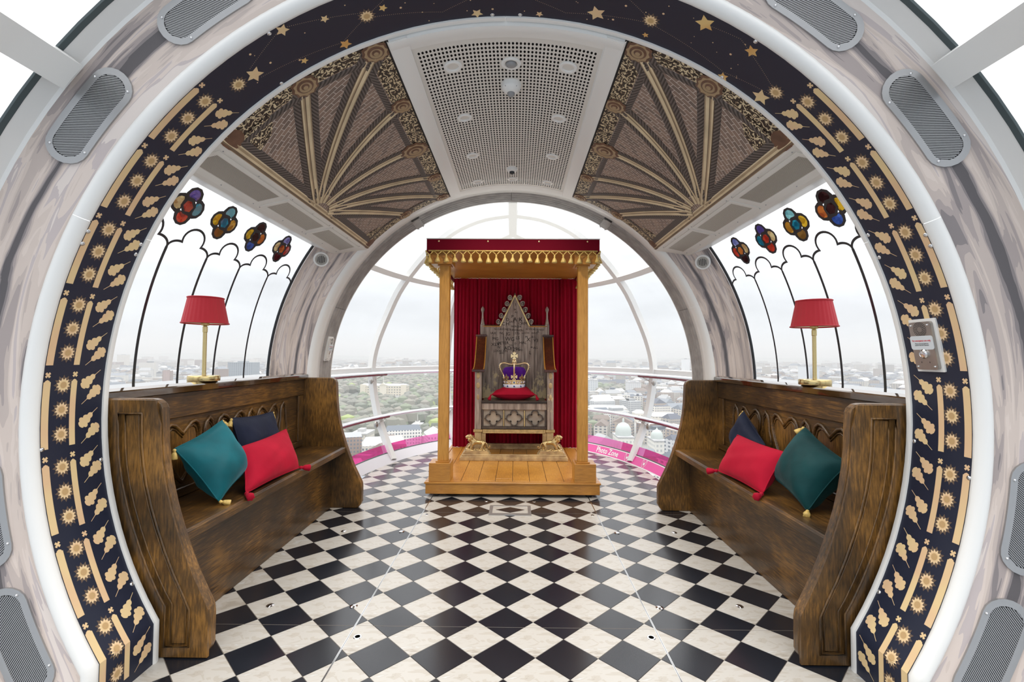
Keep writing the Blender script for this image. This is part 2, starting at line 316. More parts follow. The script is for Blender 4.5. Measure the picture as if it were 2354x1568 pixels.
# ------------------------------------------------------------------ capsule frame of reference
XC, ZC = -.055, 1.11
def pol(r, th, y): a = math.radians(th); return (XC+r*math.cos(a), y, ZC+r*math.sin(a))
KA = 31.4
def ring(r, th, y):                                            # ring section: circle, upright below the kinks
    if -KA <= th <= 180+KA: return pol(r, th, y)
    over = (-KA-th) if th < -KA else (th-180-KA); p_ = pol(r, -KA if th < -KA else 180+KA, y)
    return (p_[0], y, p_[2]-math.radians(over)*r)
def sweep(mb, prof, t0, t1, n, m=0, fn=ring, uvs=True):
    cum = [0]
    for a, b in zip(prof, prof[1:]): cum.append(cum[-1]+math.dist(a, b))
    k = len(prof)-1
    ths = [t0+(t1-t0)*i/n for i in range(n+1)]
    for kink in (-KA, 180+KA):
        if t0 < kink < t1: ths.append(kink)
    ths.sort(); base = len(mb.v)
    for th in ths: mb.v += [fn(r, th, y) for (r, y) in prof]
    q = k+1
    for i in range(len(ths)-1):
        for j in range(k):
            if uvs: mb.uv[len(mb.f)] = [(math.radians(ths[i])*1.85, cum[j]), (math.radians(ths[i+1])*1.85, cum[j]), (math.radians(ths[i+1])*1.85, cum[j+1]), (math.radians(ths[i])*1.85, cum[j+1])]
            mb.f.append((base+i*q+j, base+(i+1)*q+j, base+(i+1)*q+j+1, base+i*q+j+1)); mb.m.append(m)
    return mb
ER, ED, EY = 2.10, 3.24, 4.66                                  # glazed end: ellipsoid
def ell_ray(x, y):
    d = ray(x, y); o = Vector((0, 0, CAMH)); best = None
    A = (d.x**2+d.z**2)/ER**2+d.y**2/ED**2; B = 2*((d.x*(o.x-XC)+d.z*(o.z-ZC))/ER**2+d.y*(o.y-EY)/ED**2); Cc = ((o.x-XC)**2+(o.z-ZC)**2)/ER**2+(o.y-EY)**2/ED**2-1
    t = (-B+math.sqrt(max(0, B*B-4*A*Cc)))/(2*A); return o+d*t
def ell_nrm(p): return Vector(((p[0]-XC)/ER**2, (p[1]-EY)/ED**2, (p[2]-ZC)/ER**2)).normalized()
def ell_z(z, u, k=1.):                                         # level section at height z; u = -90..90 deg, 0 = far tip
    s_ = math.sqrt(max(0, 1-((z-ZC)/ER)**2)); a = math.radians(u); return (XC+ER*s_*k*math.sin(a), EY+ED*s_*k*math.cos(a), z)
def text_mesh(txt, size, align='CENTER', bold=0):
    cu = bpy.data.curves.new('t', 'FONT'); cu.body = txt; cu.size = size; cu.align_x = align; cu.align_y = 'CENTER'; cu.offset = bold; cu.resolution_u = 2
    o = bpy.data.objects.new('t', cu); me = o.to_mesh(); v = [tuple(q.co) for q in me.vertices]; f = [tuple(p.vertices) for p in me.polygons]; o.to_mesh_clear()
    bpy.data.objects.remove(o); bpy.data.curves.remove(cu); return v, f
# ================================================================== FLOOR
T2 = .2/math.sqrt(2); X0, Y0 = -.0487, 2.0233
def clip(poly, hull):
    for i in range(len(hull)):
        ax, ay = hull[i]; bx, by = hull[(i+1) % len(hull)]; out = []
        side = lambda q: (bx-ax)*(q[1]-ay)-(by-ay)*(q[0]-ax)
        for k in range(len(poly)):
            p_, q_ = poly[k], poly[(k+1) % len(poly)]; sp_, sq_ = side(p_), side(q_)
            if sp_ >= 0: out.append(p_)
            if sp_*sq_ < 0: t = sp_/(sp_-sq_); out.append((p_[0]+(q_[0]-p_[0])*t, p_[1]+(q_[1]-p_[1])*t))
        poly = out
        if len(poly) < 3: return []
    return poly
hull = [(XC-1.66, .4), (XC+1.66, .4)]
el = [ell_z(0, u, .985) for u in range(-90, 91, 6)]
hull += [(min(XC+1.66, q[0]), q[1]) for q in reversed(el) if q[0] > XC-1.66 and q[1] > 4.7 and q[0] < XC+1.66]
hull += []
# counter-clockwise hull
hs = sorted(set((round(a, 4), round(b, 4)) for a, b in hull+[(XC-1.66, 4.9), (XC+1.66, 4.9)]))
def cross(o, a, b): return (a[0]-o[0])*(b[1]-o[1])-(a[1]-o[1])*(b[0]-o[0])
def chull(pts):
    lo, up = [], []
    for q in pts:
        while len(lo) > 1 and cross(lo[-2], lo[-1], q) <= 0: lo.pop()
        lo.append(q)
    for q in reversed(pts):
        while len(up) > 1 and cross(up[-2], up[-1], q) <= 0: up.pop()
        up.append(q)
    return lo[:-1]+up[:-1]
hull = chull(hs)
fl = MB(); fl.prism(hull, lambda x, y: (x, y, -.06), lambda x, y: (x, y, -.0025)); floor = fl.build('floor', M['grout'], kind='structure', label='black and white chequered diamond tile floor')
PLX = (-.874, .811); PLY = (4.54, 6.45)
g_ = .0016; hd = T2-g_*1.41
dia = [(-hd, 0), (0, -hd), (hd, 0), (0, hd)]
tm = {}
for c in ('black_tile', 'white_tile'):
    mb = MB(); mb.prism(dia, lambda x, y: (x, y, -.003), lambda x, y: (x, y, 0)); tm[c] = mb.mesh(c, M[c])
cells = []
for r in range(-12, 40):
    for c in range(-13, 14):
        if (r+c) % 2 == 0: continue
        x, y = X0+c*T2, Y0+r*T2
        if abs(x-XC) > 1.66+T2 or y < 1.0: continue
        if PLX[0]+.12 < x < PLX[1]-.12 and PLY[0]+.14 < y < PLY[1]-.1: continue
        q = clip([(x+a, y+b) for a, b in dia], hull)
        if len(q) < 3: continue
        cells.append((x, y, r, q))
def seen(x, y):                                                # tiles in the photo's view come first
    v_ = Vector((x, y, -CAMH)); z = v_.dot(CF)
    if z < .3: return 9e9
    px, py = 1177+FPX*v_.dot(CR)/z, 784-FPX*v_.dot(CU)/z
    if not (250 < px < 2080 and py < 1640) or (abs(x-XC) > 1.60 and y < 4.2): return 1e6+y
    return y
cells.sort(key=lambda q: seen(q[0], q[1]))
rest = {'black_tile': MB(), 'white_tile': MB()}
for i, (x, y, r, q) in enumerate(cells):
    c = 'black_tile' if r % 2 else 'white_tile'
    if i < 296:
        if len(q) == 4 and all(abs(q[k][0]-x-dia[k][0])+abs(q[k][1]-y-dia[k][1]) < 1e-4 for k in range(4)):
            inst(tm[c], c, floor, (x, y, 0))
        else:
            mb = MB(); mb.prism(q, lambda a, b: (a, b, -.003), lambda a, b: (a, b, 0)); mb.build(c, M[c], floor)
    else: rest[c].prism(q, lambda a, b: (a, b, -.003), lambda a, b: (a, b, 0))
for c in rest:
    if rest[c].f: rest[c].build(c+'_remainder', M[c], floor, kind='stuff')
for x in (XC-.748, XC+.755):
    mb = MB(); mb.box(x-.004, x+.004, .6, 6.9, -.001, .0012); mb.box(x-.0010, x+.0010, .6, 6.9, .0011, .0015, 1); mb.build('seam_strip', [M['chrome'], M['dark']], floor)
for y in (4.47, 4.115, 2.40):
    mb = MB(); mb.box(XC-1.5, XC+1.5, y-.0008, y+.0008, -.001, .0004); mb.build('seam_line', M['grout'], floor)
bolt = MB().lathe([(.0, 0), (.021, 0), (.021, .003), (.015, .0065), (.006, .0078), (0, .008)], 14).mesh('floor_bolt', M['chrome'], 40)
sock = MB().lathe([(.013, .0005), (.013, .002), (.019, .002), (.021, 0)], 14).lathe([(0, .0006), (.013, .0006)], 14, 1).mesh('floor_socket', [M['chrome'], M['dark']], 40)
for q in [(-1.325, 3.655), (-.877, 3.66), (.782, 3.675), (1.228, 3.69), (-.873, 2.58), (.783, 2.598), (-1.326, 2.576), (1.225, 2.621)]: inst(bolt, 'floor_bolt', floor, (q[0], q[1], 0))
for q in [(-.76, 2.307), (.661, 2.328), (-.274, 4.44), (.173, 4.44), (-.76, 4.06), (.658, 4.074)]: inst(sock, 'floor_socket', floor, (q[0], q[1], 0), scale=(1, 1, 1) if q[1] < 3 else (.8, .8, 1))
fb = empty('floor_socket_box', (-.048, 4.18, 0), label='grey framed floor socket box hatch in front of the platform', cat='hatch')
mb = MB(); o_ = [(-.183, -.132), (.183, -.132), (.183, .132), (-.183, .132)]; i_ = [(-.155, -.08), (.155, -.08), (.155, .112), (-.155, .112)]
mb.frame(o_, i_, lambda x, y: (x, y, -.001), lambda x, y: (x, y, .004)); mb.build('hatch_frame', M['vent'], fb)
mb = MB(); mb.box(-.05, .05, -.122, -.095, .004, .006); mb.build('latch', M['vent'], fb)
mb = MB(); mb.box(-.155, .155, -.08, .112, -.001, .001); mb.build('hatch_lid', M['white_tile'], fb)
mb = MB(); mb.flat([(-.13, .0), (0, -.078), (.13, 0), (0, .078)], lambda x, y: (x, y+.015, .0014)); mb.build('lid_diamond', M['black_tile'], fb)

# ================================================================== NEAR ARCH (navy panels, bead, painted stone, end glass)
RN = 1.794
ar = empty('trim_1', (XC, 2.0, 0), kind='structure', label='navy arch printed with gold stars, rosettes and oak leaves')
END = 38.6
seg = [(-END, 25.4), (25.4, 90.1), (90.1, 154.6), (154.6, 180+END)]
panels = []
for a, b in seg:
    mb = MB(); sweep(mb, [(RN, 1.815), (RN, 2.09)], a+.012, b-.012, 24); sweep(mb, [(RN+.003, 1.815), (RN+.003, 2.09)], b-.2, b+.2, 2); p_ = mb.build('arch_panel', M['navy'], ar, 40, world=True); panels.append(p_)
    mb = MB(); sweep(mb, [(RN+.004, 2.086), (RN-.007, 2.088), (RN-.009, 2.10), (RN-.006, 2.113), (RN+.1, 2.118)], a+.04, b-.04, 24); mb.build('edge_strip', M['white'], ar, 40, world=True)
    mb = MB(); sweep(mb, [(RN+.004, 1.818), (RN-.001, 1.815), (RN-.002, 1.803), (1.796, 1.792), (1.803, 1.782), (1.814, 1.775), (1.827, 1.774), (1.838, 1.779), (1.850, 1.792)], a+.04, b-.04, 24); mb.build('arch_bead', M['white'], ar, 60, world=True)
def dec(h): return lambda th, y: ring(RN-h, th, y)
DG = math.degrees(1/RN)                                        # degrees per metre along the arch
def star_pts(r, k=5, q=.42, rot=0): return [((r if i % 2 == 0 else r*q)*math.sin(rot+PI*i/k), (r if i % 2 == 0 else r*q)*math.cos(rot+PI*i/k)) for i in range(2*k)]
def rosette_mb(place):
    mb = MB()
    mb.flat(star_pts(.042, 12, .66), place(.0009), 0); mb.flat(star_pts(.030, 12, .68, PI/12), place(.0013), 1); mb.flat(star_pts(.023, 12, .7), place(.0016), 2)
    mb.flat([(.0135*math.cos(2*PI*i/12), .0135*math.sin(2*PI*i/12)) for i in range(12)], place(.0019), 3); return mb
RMAT = [M['dim_print'], M['pale_print'], M['gold_print'], M['bronze_print']]
def leaf_outline():
    up = []
    for i in range(33):
        x = -.032+.078*i/32; t = i/32; env = (.0075+.017*min(1, t/.62))*min(1, (max(0, 1-t)/.20)**.5)*min(1, .35+t*9); w_ = env*(.66+.42*abs(math.sin(PI*(t*3.45+.08)))**.7)
        up.append((x, max(.0012, w_)))
    return [(-.064, -.0018), (-.036, -.0012)]+[(x, -w_) for x, w_ in up]+[(x, w_) for x, w_ in reversed(up)]+[(-.036, .0012), (-.064, .0004)]
LEAF = leaf_outline()
CROSS = []
for k in range(4):
    for d in (-24, 0, 24): CROSS.append((.0125*math.cos(PI/4+k*PI/2+math.radians(d)), .0125*math.sin(PI/4+k*PI/2+math.radians(d))))
    CROSS.append((.005*math.cos(PI/2+k*PI/2), .005*math.sin(PI/2+k*PI/2)))
def shape_obj(name, pts_sets, th, y, sgn, parent, mats, rot=0):
    """flat print at arch angle th (deg), depth y; local u along the arch (upwards), v along depth"""
    mb = MB()
    def place(h):
        def T(u, v):
            c, s_ = math.cos(rot), math.sin(rot); a, b = u*c-v*s_, u*s_+v*c
            return dec(h)(th-sgn*a*DG, y+b)
        return T
    for i, (pts, h, m) in enumerate(pts_sets): mb.flat(pts if sgn > 0 else list(reversed(pts)), place(h), m)
    return mb.build(name, mats, parent, world=True)
def pick(th):
    for (a, b), p_ in zip(seg, panels):
        if a <= th <= b: return p_
    return panels[0]
ros_pts = [(star_pts(.042, 12, .66), .0009, 0), (star_pts(.031, 12, .62, PI/12), .0013, 1), (star_pts(.023, 12, .7), .0016, 2), ([(.0135*math.cos(2*PI*i/12), .0135*math.sin(2*PI*i/12)) for i in range(12)], .0019, 3)]
BAR = lambda l, wd: [(-l/2, -wd/2), (l/2-.012, -wd/2), (l/2-.012, -wd*.34), (l/2-.004, -wd*.25), (l/2, 0), (l/2-.004, wd*.25), (l/2-.012, wd*.34), (l/2-.012, wd/2), (-l/2, wd/2)]
def long_bar(th0, th1, y, wd, parent, sgn):
    mb = MB(); n = 8; lo, hi = (th0, th1)
    ths = sorted([lo+(hi-lo)*i/n for i in range(n+1)]+[k for k in (-KA, 180+KA) if lo < k < hi])
    mb.v = []
    for t in ths: mb.v += [dec(.001)(t, y-wd/2), dec(.001)(t, y+wd/2)]
    for i in range(len(ths)-1): mb.f.append((2*i, 2*i+1, 2*i+3, 2*i+2)); mb.m.append(0)
    top = lo if sgn > 0 else hi; d = -1 if sgn > 0 else 1     # rounded head at the upper end
    hd_ = [(0, -wd*.5), (.003, -wd*.5), (.004, -wd*.36), (.008, -wd*.30), (.0125, 0), (.008, wd*.30), (.004, wd*.36), (.003, wd*.5), (0, wd*.5)]
    mb.flat(hd_, lambda u, v: dec(.001)(top+d*u*DG, y+v))
    return mb.build('bar_motif', M['gold_print'], parent, world=True)
for side in (1, -1):
    for k in range(9):
        base = 133.7+10.6*k
        A = lambda q: q if side > 0 else 180-q
        for j in range(3):
            q = base+3.2*j
            if q < 216: shape_obj('rosette', ros_pts, A(q), 1.90, side, pick(A(q)), RMAT)
        for y, wd in ((1.833, .029), (1.947, .026)):
            q0, q1 = base-.35, base+8.0
            if q0 > 214: continue
            q1 = min(q1, 217.5); t0, t1 = sorted((A(q0), A(q1)))
            long_bar(t0, t1, y, wd, pick((t0+t1)/2), side)
            shape_obj('cross_motif', [(CROSS, .001, 0)], A(base-1.35), y, side, pick(A(base-1.35)), [M['gold_print']])
        for j in range(2):
            for dq, y, rt in ((-.50+5.3*j, 2.016, math.radians(-131)), (1.45+5.3*j, 2.036, math.radians(49))):
                q = base+dq
                if q < 215.5: shape_obj('oak_leaf', [(LEAF, .001, 0)], A(q), y, side, pick(A(q)), [M['gold_print']], rt)
# stars and constellation lines of the top panels
STARS = [(126.49, 1.953, .041, 0), (119.9, 1.840, .030, 0), (114.45, 1.883, .020, 0), (106.78, 1.934, .020, 1), (113.64, 2.055, .030, 1), (119.87, 2.036, .019, 1), (94.18, 2.062, .028, 0), (85.23, 2.065, .018, 0), (77.25, 2.010, .042, 0), (69.74, 2.053, .016, 1), (63.14, 1.867, .042, 1), (56.12, 1.873, .030, 1), (57.15, 2.075, .026, 1), (51.18, 2.045, .043, 0), (100.5, 1.86, .022, 0), (82, 1.87, .026, 1), (72, 1.85, .020, 0)]
for th, y, r, m in STARS: shape_obj('star', [(star_pts(r, 5, .5), .001, 0)], th, y, 1, pick(th), [M['amber_print' if m else 'gold_print']], rot=.25*math.sin(th))
for th, y in ((129.02, 1.944), (109.23, 1.950), (69.81, 1.964), (50.12, 1.972)): shape_obj('rosette', ros_pts, th, y, 1, pick(th), RMAT)
LINES = [(126.4, 1.915, 119.9, 1.83), (119.9, 1.83, 109.2, 1.93), (126, 1.985, 113.9, 2.04), (113.9, 2.04, 105.5, 1.88), (109.2, 1.96, 99, 2.03), (99, 2.03, 91, 1.92), (91, 1.92, 81.5, 2.04), (81.5, 2.04, 70, 1.98), (70, 1.98, 57.5, 2.05), (57.5, 2.05, 50.5, 2.0), (70, 1.96, 75, 1.86), (63, 1.87, 58.2, 1.85), (58.2, 1.85, 51, 1.96)]
dots = {0: MB(), 1: MB()}
def dot(mb, th, y, r): mb.flat([(r*math.cos(2*PI*i/6), r*math.sin(2*PI*i/6)) for i in range(6)], lambda u, v: dec(.0008)(th-u*DG, y+v))
for a, b, c, d in LINES:
    n = int(math.hypot((a-c)/DG, b-d)/.0085)
    for i in range(n+1): dot(dots[1 if (a+c)/2 > 90 else 0], a+(c-a)*i/n, b+(d-b)*i/n, .0013)
for i in range(46):
    th = random.uniform(52, 128); dot(dots[1 if th > 90 else 0], th, random.uniform(1.84, 2.07), random.choice((.0022, .003, .0055)))
for i in (0, 1): dots[i].build('constellation_dots', M['gold_print'], panels[1+i], world=True, kind='stuff')
screw = MB().lathe([(.009, 0), (.009, .002), (.006, .005), (0, .0062)], 10, ax='x').mesh('panel_screw', M['chrome'], 40)
def ring_inst(me, name, th, y, r, parent, scale=(1, 1, 1)):
    o = bpy.data.objects.new(name, me); link(o); p_ = pol(r, th, y)
    o.location = p_; o.rotation_euler = (0, -math.radians(th)+PI, 0); o.scale = scale; return par(o, parent, True)
for th, y in ((155.9, 1.823), (157.6, 1.823), (155.6, 2.077), (157.2, 2.075), (121.5, 1.823), (124.5, 2.078), (92, 2.075), (88, 2.075), (56.5, 1.823), (57.2, 2.08), (24.0, 1.823), (22.5, 1.823), (26.3, 2.077), (22.8, 2.075), (184, 1.823), (187, 2.076), (-6.5, 1.823), (-3.5, 2.076), (205, 2.076), (-25, 2.076)): ring_inst(screw, 'panel_screw', th, y, RN, ar)

# painted stone surround nearest the camera, its glazing frame and the near end glass
mb = MB(); sweep(mb, [(1.848, 1.790), (1.875, 1.780), (1.97, 1.764), (2.082, 1.735)], -50, 230, 90, fn=pol); wn = mb.build('wall_near', M['stone'], None, 40, kind='structure', label='curved wall surround printed with grey and beige stone strokes')
gl = empty('window_4', (XC, .8, 0), kind='structure', label='curved glass of the near capsule end with white glazing bars')
mb = MB(); sweep(mb, [(2.080, 1.737), (2.094, 1.728), (2.097, 1.662)], -50, 230, 90, fn=pol); mb.build('glazing_frame', M['white'], gl, 40, world=True)
mb = MB(); sweep(mb, [(2.10, 1.664), (2.094, 1.660), (2.096, 1.641), (2.104, 1.639)], -50, 230, 90, fn=pol); mb.build('glass_seal', M['seal_grey'], gl, 40, world=True)
ND = lambda y: 2.1*math.sqrt(max(.05, 1-((1.74-y)/3.24)**2)) if y < 1.74 else 2.1
npf = [(ND(1.64-.23*i), 1.64-.23*i) for i in range(10)]
for a, b in ((-40, 37.5), (40.5, 139.5), (142.5, 220)):
    mb = MB(); sweep(mb, npf, a, b, 24, fn=pol); mb.build('glass_pane', M['glass'], gl, True, world=True)
for th in (38.6, 141.4):
    mb = MB(); wdg = 1.55
    for i in range(8):
        y0, y1 = 1.69-.2*i, 1.69-.2*(i+1)
        r0, r1 = ND(y0)-.008, ND(y1)-.008
        P = [pol(r0, th-wdg, y0), pol(r0, th+wdg, y0), pol(r0-.055, th+wdg, y0), pol(r0-.055, th-wdg, y0), pol(r1, th-wdg, y1), pol(r1, th+wdg, y1), pol(r1-.055, th+wdg, y1), pol(r1-.055, th-wdg, y1)]
        mb.add(P, [(0, 1, 5, 4), (1, 2, 6, 5), (2, 3, 7, 6), (3, 0, 4, 7)]+([(0, 3, 2, 1)] if i == 0 else []))
    mb.build('glazing_bar', M['white'], gl, world=True)
# slotted vents on the stone surround
def vent(th, label, lean):
    e = empty('wall_vent', pol(1.968, th, 1.765), cat='vent', label=label, group='slotted vents on the stone surround')
    o3 = Vector(pol(1.968, th, 1.765)); cv, sv = .976, .215          # bent to follow the ring; v outwards across the stone
    T = lambda h: (lambda x, y: Vector(pol(1.968+cv*y-sv*h, th+math.degrees(x/1.968), 1.7585-sv*y-cv*h))-o3)
    def stad(hl, r, k=9): return [(hl+r*math.sin(PI*i/k), -r*math.cos(PI*i/k)) for i in range(k+1)]+[(hl*(1-i/4), r) for i in range(1, 8)]+[(-hl-r*math.sin(PI*i/k), r*math.cos(PI*i/k)) for i in range(k+1)]+[(-hl*(1-i/4), -r) for i in range(1, 8)]
    mb = MB(); mb.frame(stad(.135, .074, 10), stad(.132, .052, 10), T(-.012), T(.006)); mb.build('vent_frame', M['vent'], e)
    mb = MB(); mb.flat(stad(.132, .0525), T(-.003)); mb.build('vent_backing', M['dark'], e)
    mb = MB(); r, hl = .0525, .132; sl = math.tan(math.radians(38))*lean; k = -25
    while k < 26:                                              # slanted slats clipped to the opening
        x0 = k*.0078; ok = []
        for i in range(33):
            y = -r+2*r*i/32; x = x0+sl*y; lim = hl+math.sqrt(max(0, r*r-y*y))
            if abs(x) < lim-.001: ok.append((x, y))
        if len(ok) > 3:
            (xa, ya), (xb, yb) = ok[0], ok[-1]; t_ = .0021
            P = [T(h)(x+d, y) for (x, y) in ((xa, ya), (xb, yb)) for d in (-t_, t_) for h in (-.003, .0045)]
            mb.add(P, [(0, 1, 3, 2), (4, 6, 7, 5), (0, 4, 5, 1), (2, 3, 7, 6), (1, 5, 7, 3)])
        k += 1
    mb.build('vent_slats', M['vent'], e, kind='stuff')
    for (x, y) in ((.165, .050), (.13, -.063), (-.13, .063), (-.165, -.050)):
        mb = MB(); c = T(.006)(x, y); mb.ball(c, .0055, 8, 5); mb.build('vent_screw', M['chrome'], e, True)
for th, lb, ln in ((143.8, 'grey slotted vent at the upper left of the surround, wholly in view', 1), (125.6, 'grey slotted vent cut by the top edge of the photo, left of centre', 1), (190.3, 'grey slotted vent cut by the left edge of the photo, at mid height', 1), (204.7, 'grey slotted vent in the bottom left corner', 1), (53.2, 'bright grey slotted vent at the top right, cut by the top edge', -1), (36.0, 'grey slotted vent at the upper right of the surround, wholly in view', -1), (-9.7, 'grey slotted vent cut by the right edge of the photo', -1), (-24.7, 'grey slotted vent in the bottom right corner', -1)): vent(th, lb, ln)

# ================================================================== FAR ARCH
fa = empty('trim_2', (XC, 4.5, 0), kind='structure', label='far arch with ridged grey stone moulding and white bead')
rid = []
yy = 4.400
NR = 5
for i in range(NR):
    y0 = 4.404+i*.0505; rid += [(RN+.004, y0), (RN-.008, y0+.008), (RN-.014, y0+.020), (RN-.010, y0+.030), (RN+.002, y0+.035), (RN+.014, y0+.043)]
for a, b in ((-36, 23.0), (23.1, 58.0), (60.6, 90.0), (90.1, 119.4), (122.0, 157.0), (157.1, 216)):
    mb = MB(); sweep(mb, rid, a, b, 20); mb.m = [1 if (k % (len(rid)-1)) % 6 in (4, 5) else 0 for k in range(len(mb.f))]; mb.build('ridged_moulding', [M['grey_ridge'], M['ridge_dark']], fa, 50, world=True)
for a, b in ((-36, 23.05), (23.05, 90.05), (90.05, 157.05), (157.05, 216)):
    mb = MB(); sweep(mb, [(1.86, 4.235), (1.822, 4.25), (1.802, 4.272), (1.797, 4.31), (1.794, 4.395), (1.80, 4.40), (1.83, 4.401)], a+.01, b-.01, 36); mb.build('arch_bead', M['white'], fa, 60, world=True)
    mb = MB(); sweep(mb, [(RN+.03, 4.653), (RN-.004, 4.657), (RN-.004, 4.668), (1.86, 4.672), (2.12, 4.70)], a, b, 36); mb.build('edge_strip', M['white'], fa, 40, world=True)
mb = MB(); sweep(mb, [(RN+.016, 4.39), (RN+.016, 4.66)], -36, 216, 60); mb.build('arch_core', M['grey_ridge'], fa, True, world=True)
for c in (59.3, 120.7):
    mb = MB(); sweep(mb, [(RN-.016, 4.40), (RN-.016, 4.655)], c-1.35, c+1.35, 4); sweep(mb, [(RN-.024, 4.40), (RN-.024, 4.655)], c-1.0, c-.7, 1); sweep(mb, [(RN-.024, 4.40), (RN-.024, 4.655)], c+.7, c+1.0, 1)
    mb.build('stone_clasp', [M['grey_ridge'], M['white']], fa, world=True)
# painted stone flanks between the side windows and the far arch
for sd, a, b, nm in ((1, 120, 182.2, 'left'), (-1, -2.2, 60, 'right')):
    mb = MB(); sweep(mb, [(1.83, 4.25), (1.875, 4.222), (1.94, 4.190), (1.985, 4.160), (2.04, 4.115), (2.092, 4.066)], a, b, 46, fn=pol)
    wl = mb.build('wall_'+nm, M['stone2'], None, 40, kind='structure', label='curved '+nm+' flank wall printed with stone strokes beside the far arch')
    mb = MB(); lo, hi = (182.2, 222) if sd > 0 else (-42, -2.2)
    sweep(mb, [(1.83, 4.263), (2.104, 4.265)], lo, hi, 12, fn=pol)
    sweep(mb, [(2.104, 2.10), (2.104, 4.08)], lo, hi, 12, fn=pol); mb.build('lower_lining', M['cream'], wl, True)
    th = 146.9 if sd > 0 else 32.7                             # round speaker
    nrm = Vector((-math.cos(math.radians(th))*.62, -.78, -math.sin(math.radians(th))*.62)).normalized()
    e = empty('round_speaker', Vector(pol(2.008, th, 4.128)), label='small round white speaker grille on the %s stone flank' % nm, cat='speaker')
    e.rotation_euler = Vector((0, 0, 1)).rotation_difference(nrm).to_euler()
    MB().lathe([(.066, -.02), (.066, .006), (.060, .011), (.052, .010), (.050, .004)], 28).build('speaker_rim', M['white'], e, 40)
    MB().lathe([(0, .005), (.051, .005)], 28).build('speaker_face', M['cream'], e)
    mb = MB()
    for k in range(5):
        l_ = (.022, .030, .033, .030, .022)[k]; x_ = (k-2)*.0135; mb.box(x_-.0028, x_+.0028, -l_, l_, .0052, .0058)
    o = mb.build('speaker_slot', M['dark'], e); o.rotation_euler = (0, 0, .6*sd)

# ================================================================== CEILING
RC = 1.80
ce = empty('ceiling', (XC, 3.2, 2.9), kind='structure', label='barrel ceiling of fan vault print and a perforated white centre panel')
YA, YB = 2.115, 4.262
TD, TP = 137.2, 108.3                                          # duct edge, centre panel edge
SM = math.radians(TD-TP)*RC; TCY = 3.19
# brick, rope, scroll, rib materials
def brick_mat():
    m, n, l, p = newmat('vault_brick'); t = n.new('ShaderNodeTexCoord'); g = n.new('ShaderNodeMapping'); g.inputs['Rotation'].default_value = (0, 0, .35); l.new(t.outputs['UV'], g.inputs[0])
    b = n.new('ShaderNodeTexBrick'); b.inputs['Scale'].default_value = 1; b.inputs['Brick Width'].default_value = .062; b.inputs['Row Height'].default_value = .024; b.inputs['Mortar Size'].default_value = .0016; b.inputs['Mortar Smooth'].default_value = .2
    b.inputs['Color1'].default_value = (.30, .205, .155, 1); b.inputs['Color2'].default_value = (.165, .120, .100, 1); b.inputs['Mortar'].default_value = (.62, .55, .50, 1); l.new(g.outputs[0], b.inputs[0])
    l.new(b.outputs['Color'], p.inputs['Base Color']); p.inputs['Roughness'].default_value = .6; return m
def rope_mat():
    m, n, l, p = newmat('dark_rope'); t = n.new('ShaderNodeTexCoord'); s_ = n.new('ShaderNodeSeparateXYZ'); l.new(t.outputs['UV'], s_.inputs[0])
    a = n.new('ShaderNodeMath'); a.operation = 'MULTIPLY_ADD'; l.new(s_.outputs[1], a.inputs[0]); a.inputs[1].default_value = 1.3; l.new(s_.outputs[0], a.inputs[2])
    b = n.new('ShaderNodeMath'); b.operation = 'MULTIPLY'; l.new(a.outputs[0], b.inputs[0]); b.inputs[1].default_value = 36
    c = n.new('ShaderNodeMath'); c.operation = 'FRACT'; l.new(b.outputs[0], c.inputs[0])
    r = ramp(n, l, c.outputs[0], [(0, (.028, .019, .015)), (.22, (.09, .070, .062)), (.55, (.165, .135, .122)), (.75, (.08, .062, .054)), (.93, (.026, .018, .014))]); l.new(r.outputs[0], p.inputs['Base Color']); p.inputs['Roughness'].default_value = .6; return m
def scroll_mat():
    m, n, l, p = newmat('gilt_scrollwork'); t = n.new('ShaderNodeTexCoord')
    a = n.new('ShaderNodeTexWave'); a.wave_type = 'RINGS'; a.inputs['Scale'].default_value = 9; a.inputs['Distortion'].default_value = 16; a.inputs['Detail'].default_value = 3; a.inputs['Detail Scale'].default_value = 3.2; l.new(t.outputs['UV'], a.inputs[0])
    r = ramp(n, l, a.outputs[0], [(.0, (.022, .013, .009)), (.52, (.03, .018, .012)), (.62, (.22, .125, .07)), (.74, (.55, .43, .26)), (.9, (.68, .58, .38))]); l.new(r.outputs[0], p.inputs['Base Color']); p.inputs['Roughness'].default_value = .55; return m
M['brick'] = brick_mat(); M['rope'] = rope_mat(); M['scroll'] = scroll_mat()
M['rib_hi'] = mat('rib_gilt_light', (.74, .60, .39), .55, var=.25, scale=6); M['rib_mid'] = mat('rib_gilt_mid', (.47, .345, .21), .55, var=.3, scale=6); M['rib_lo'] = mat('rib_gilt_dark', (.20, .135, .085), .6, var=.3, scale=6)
M['boss'] = mat('boss_brown', (.17, .082, .046), .55, var=.4, scale=22); M['boss_hi'] = mat('boss_gilt', (.36, .25, .14), .5)
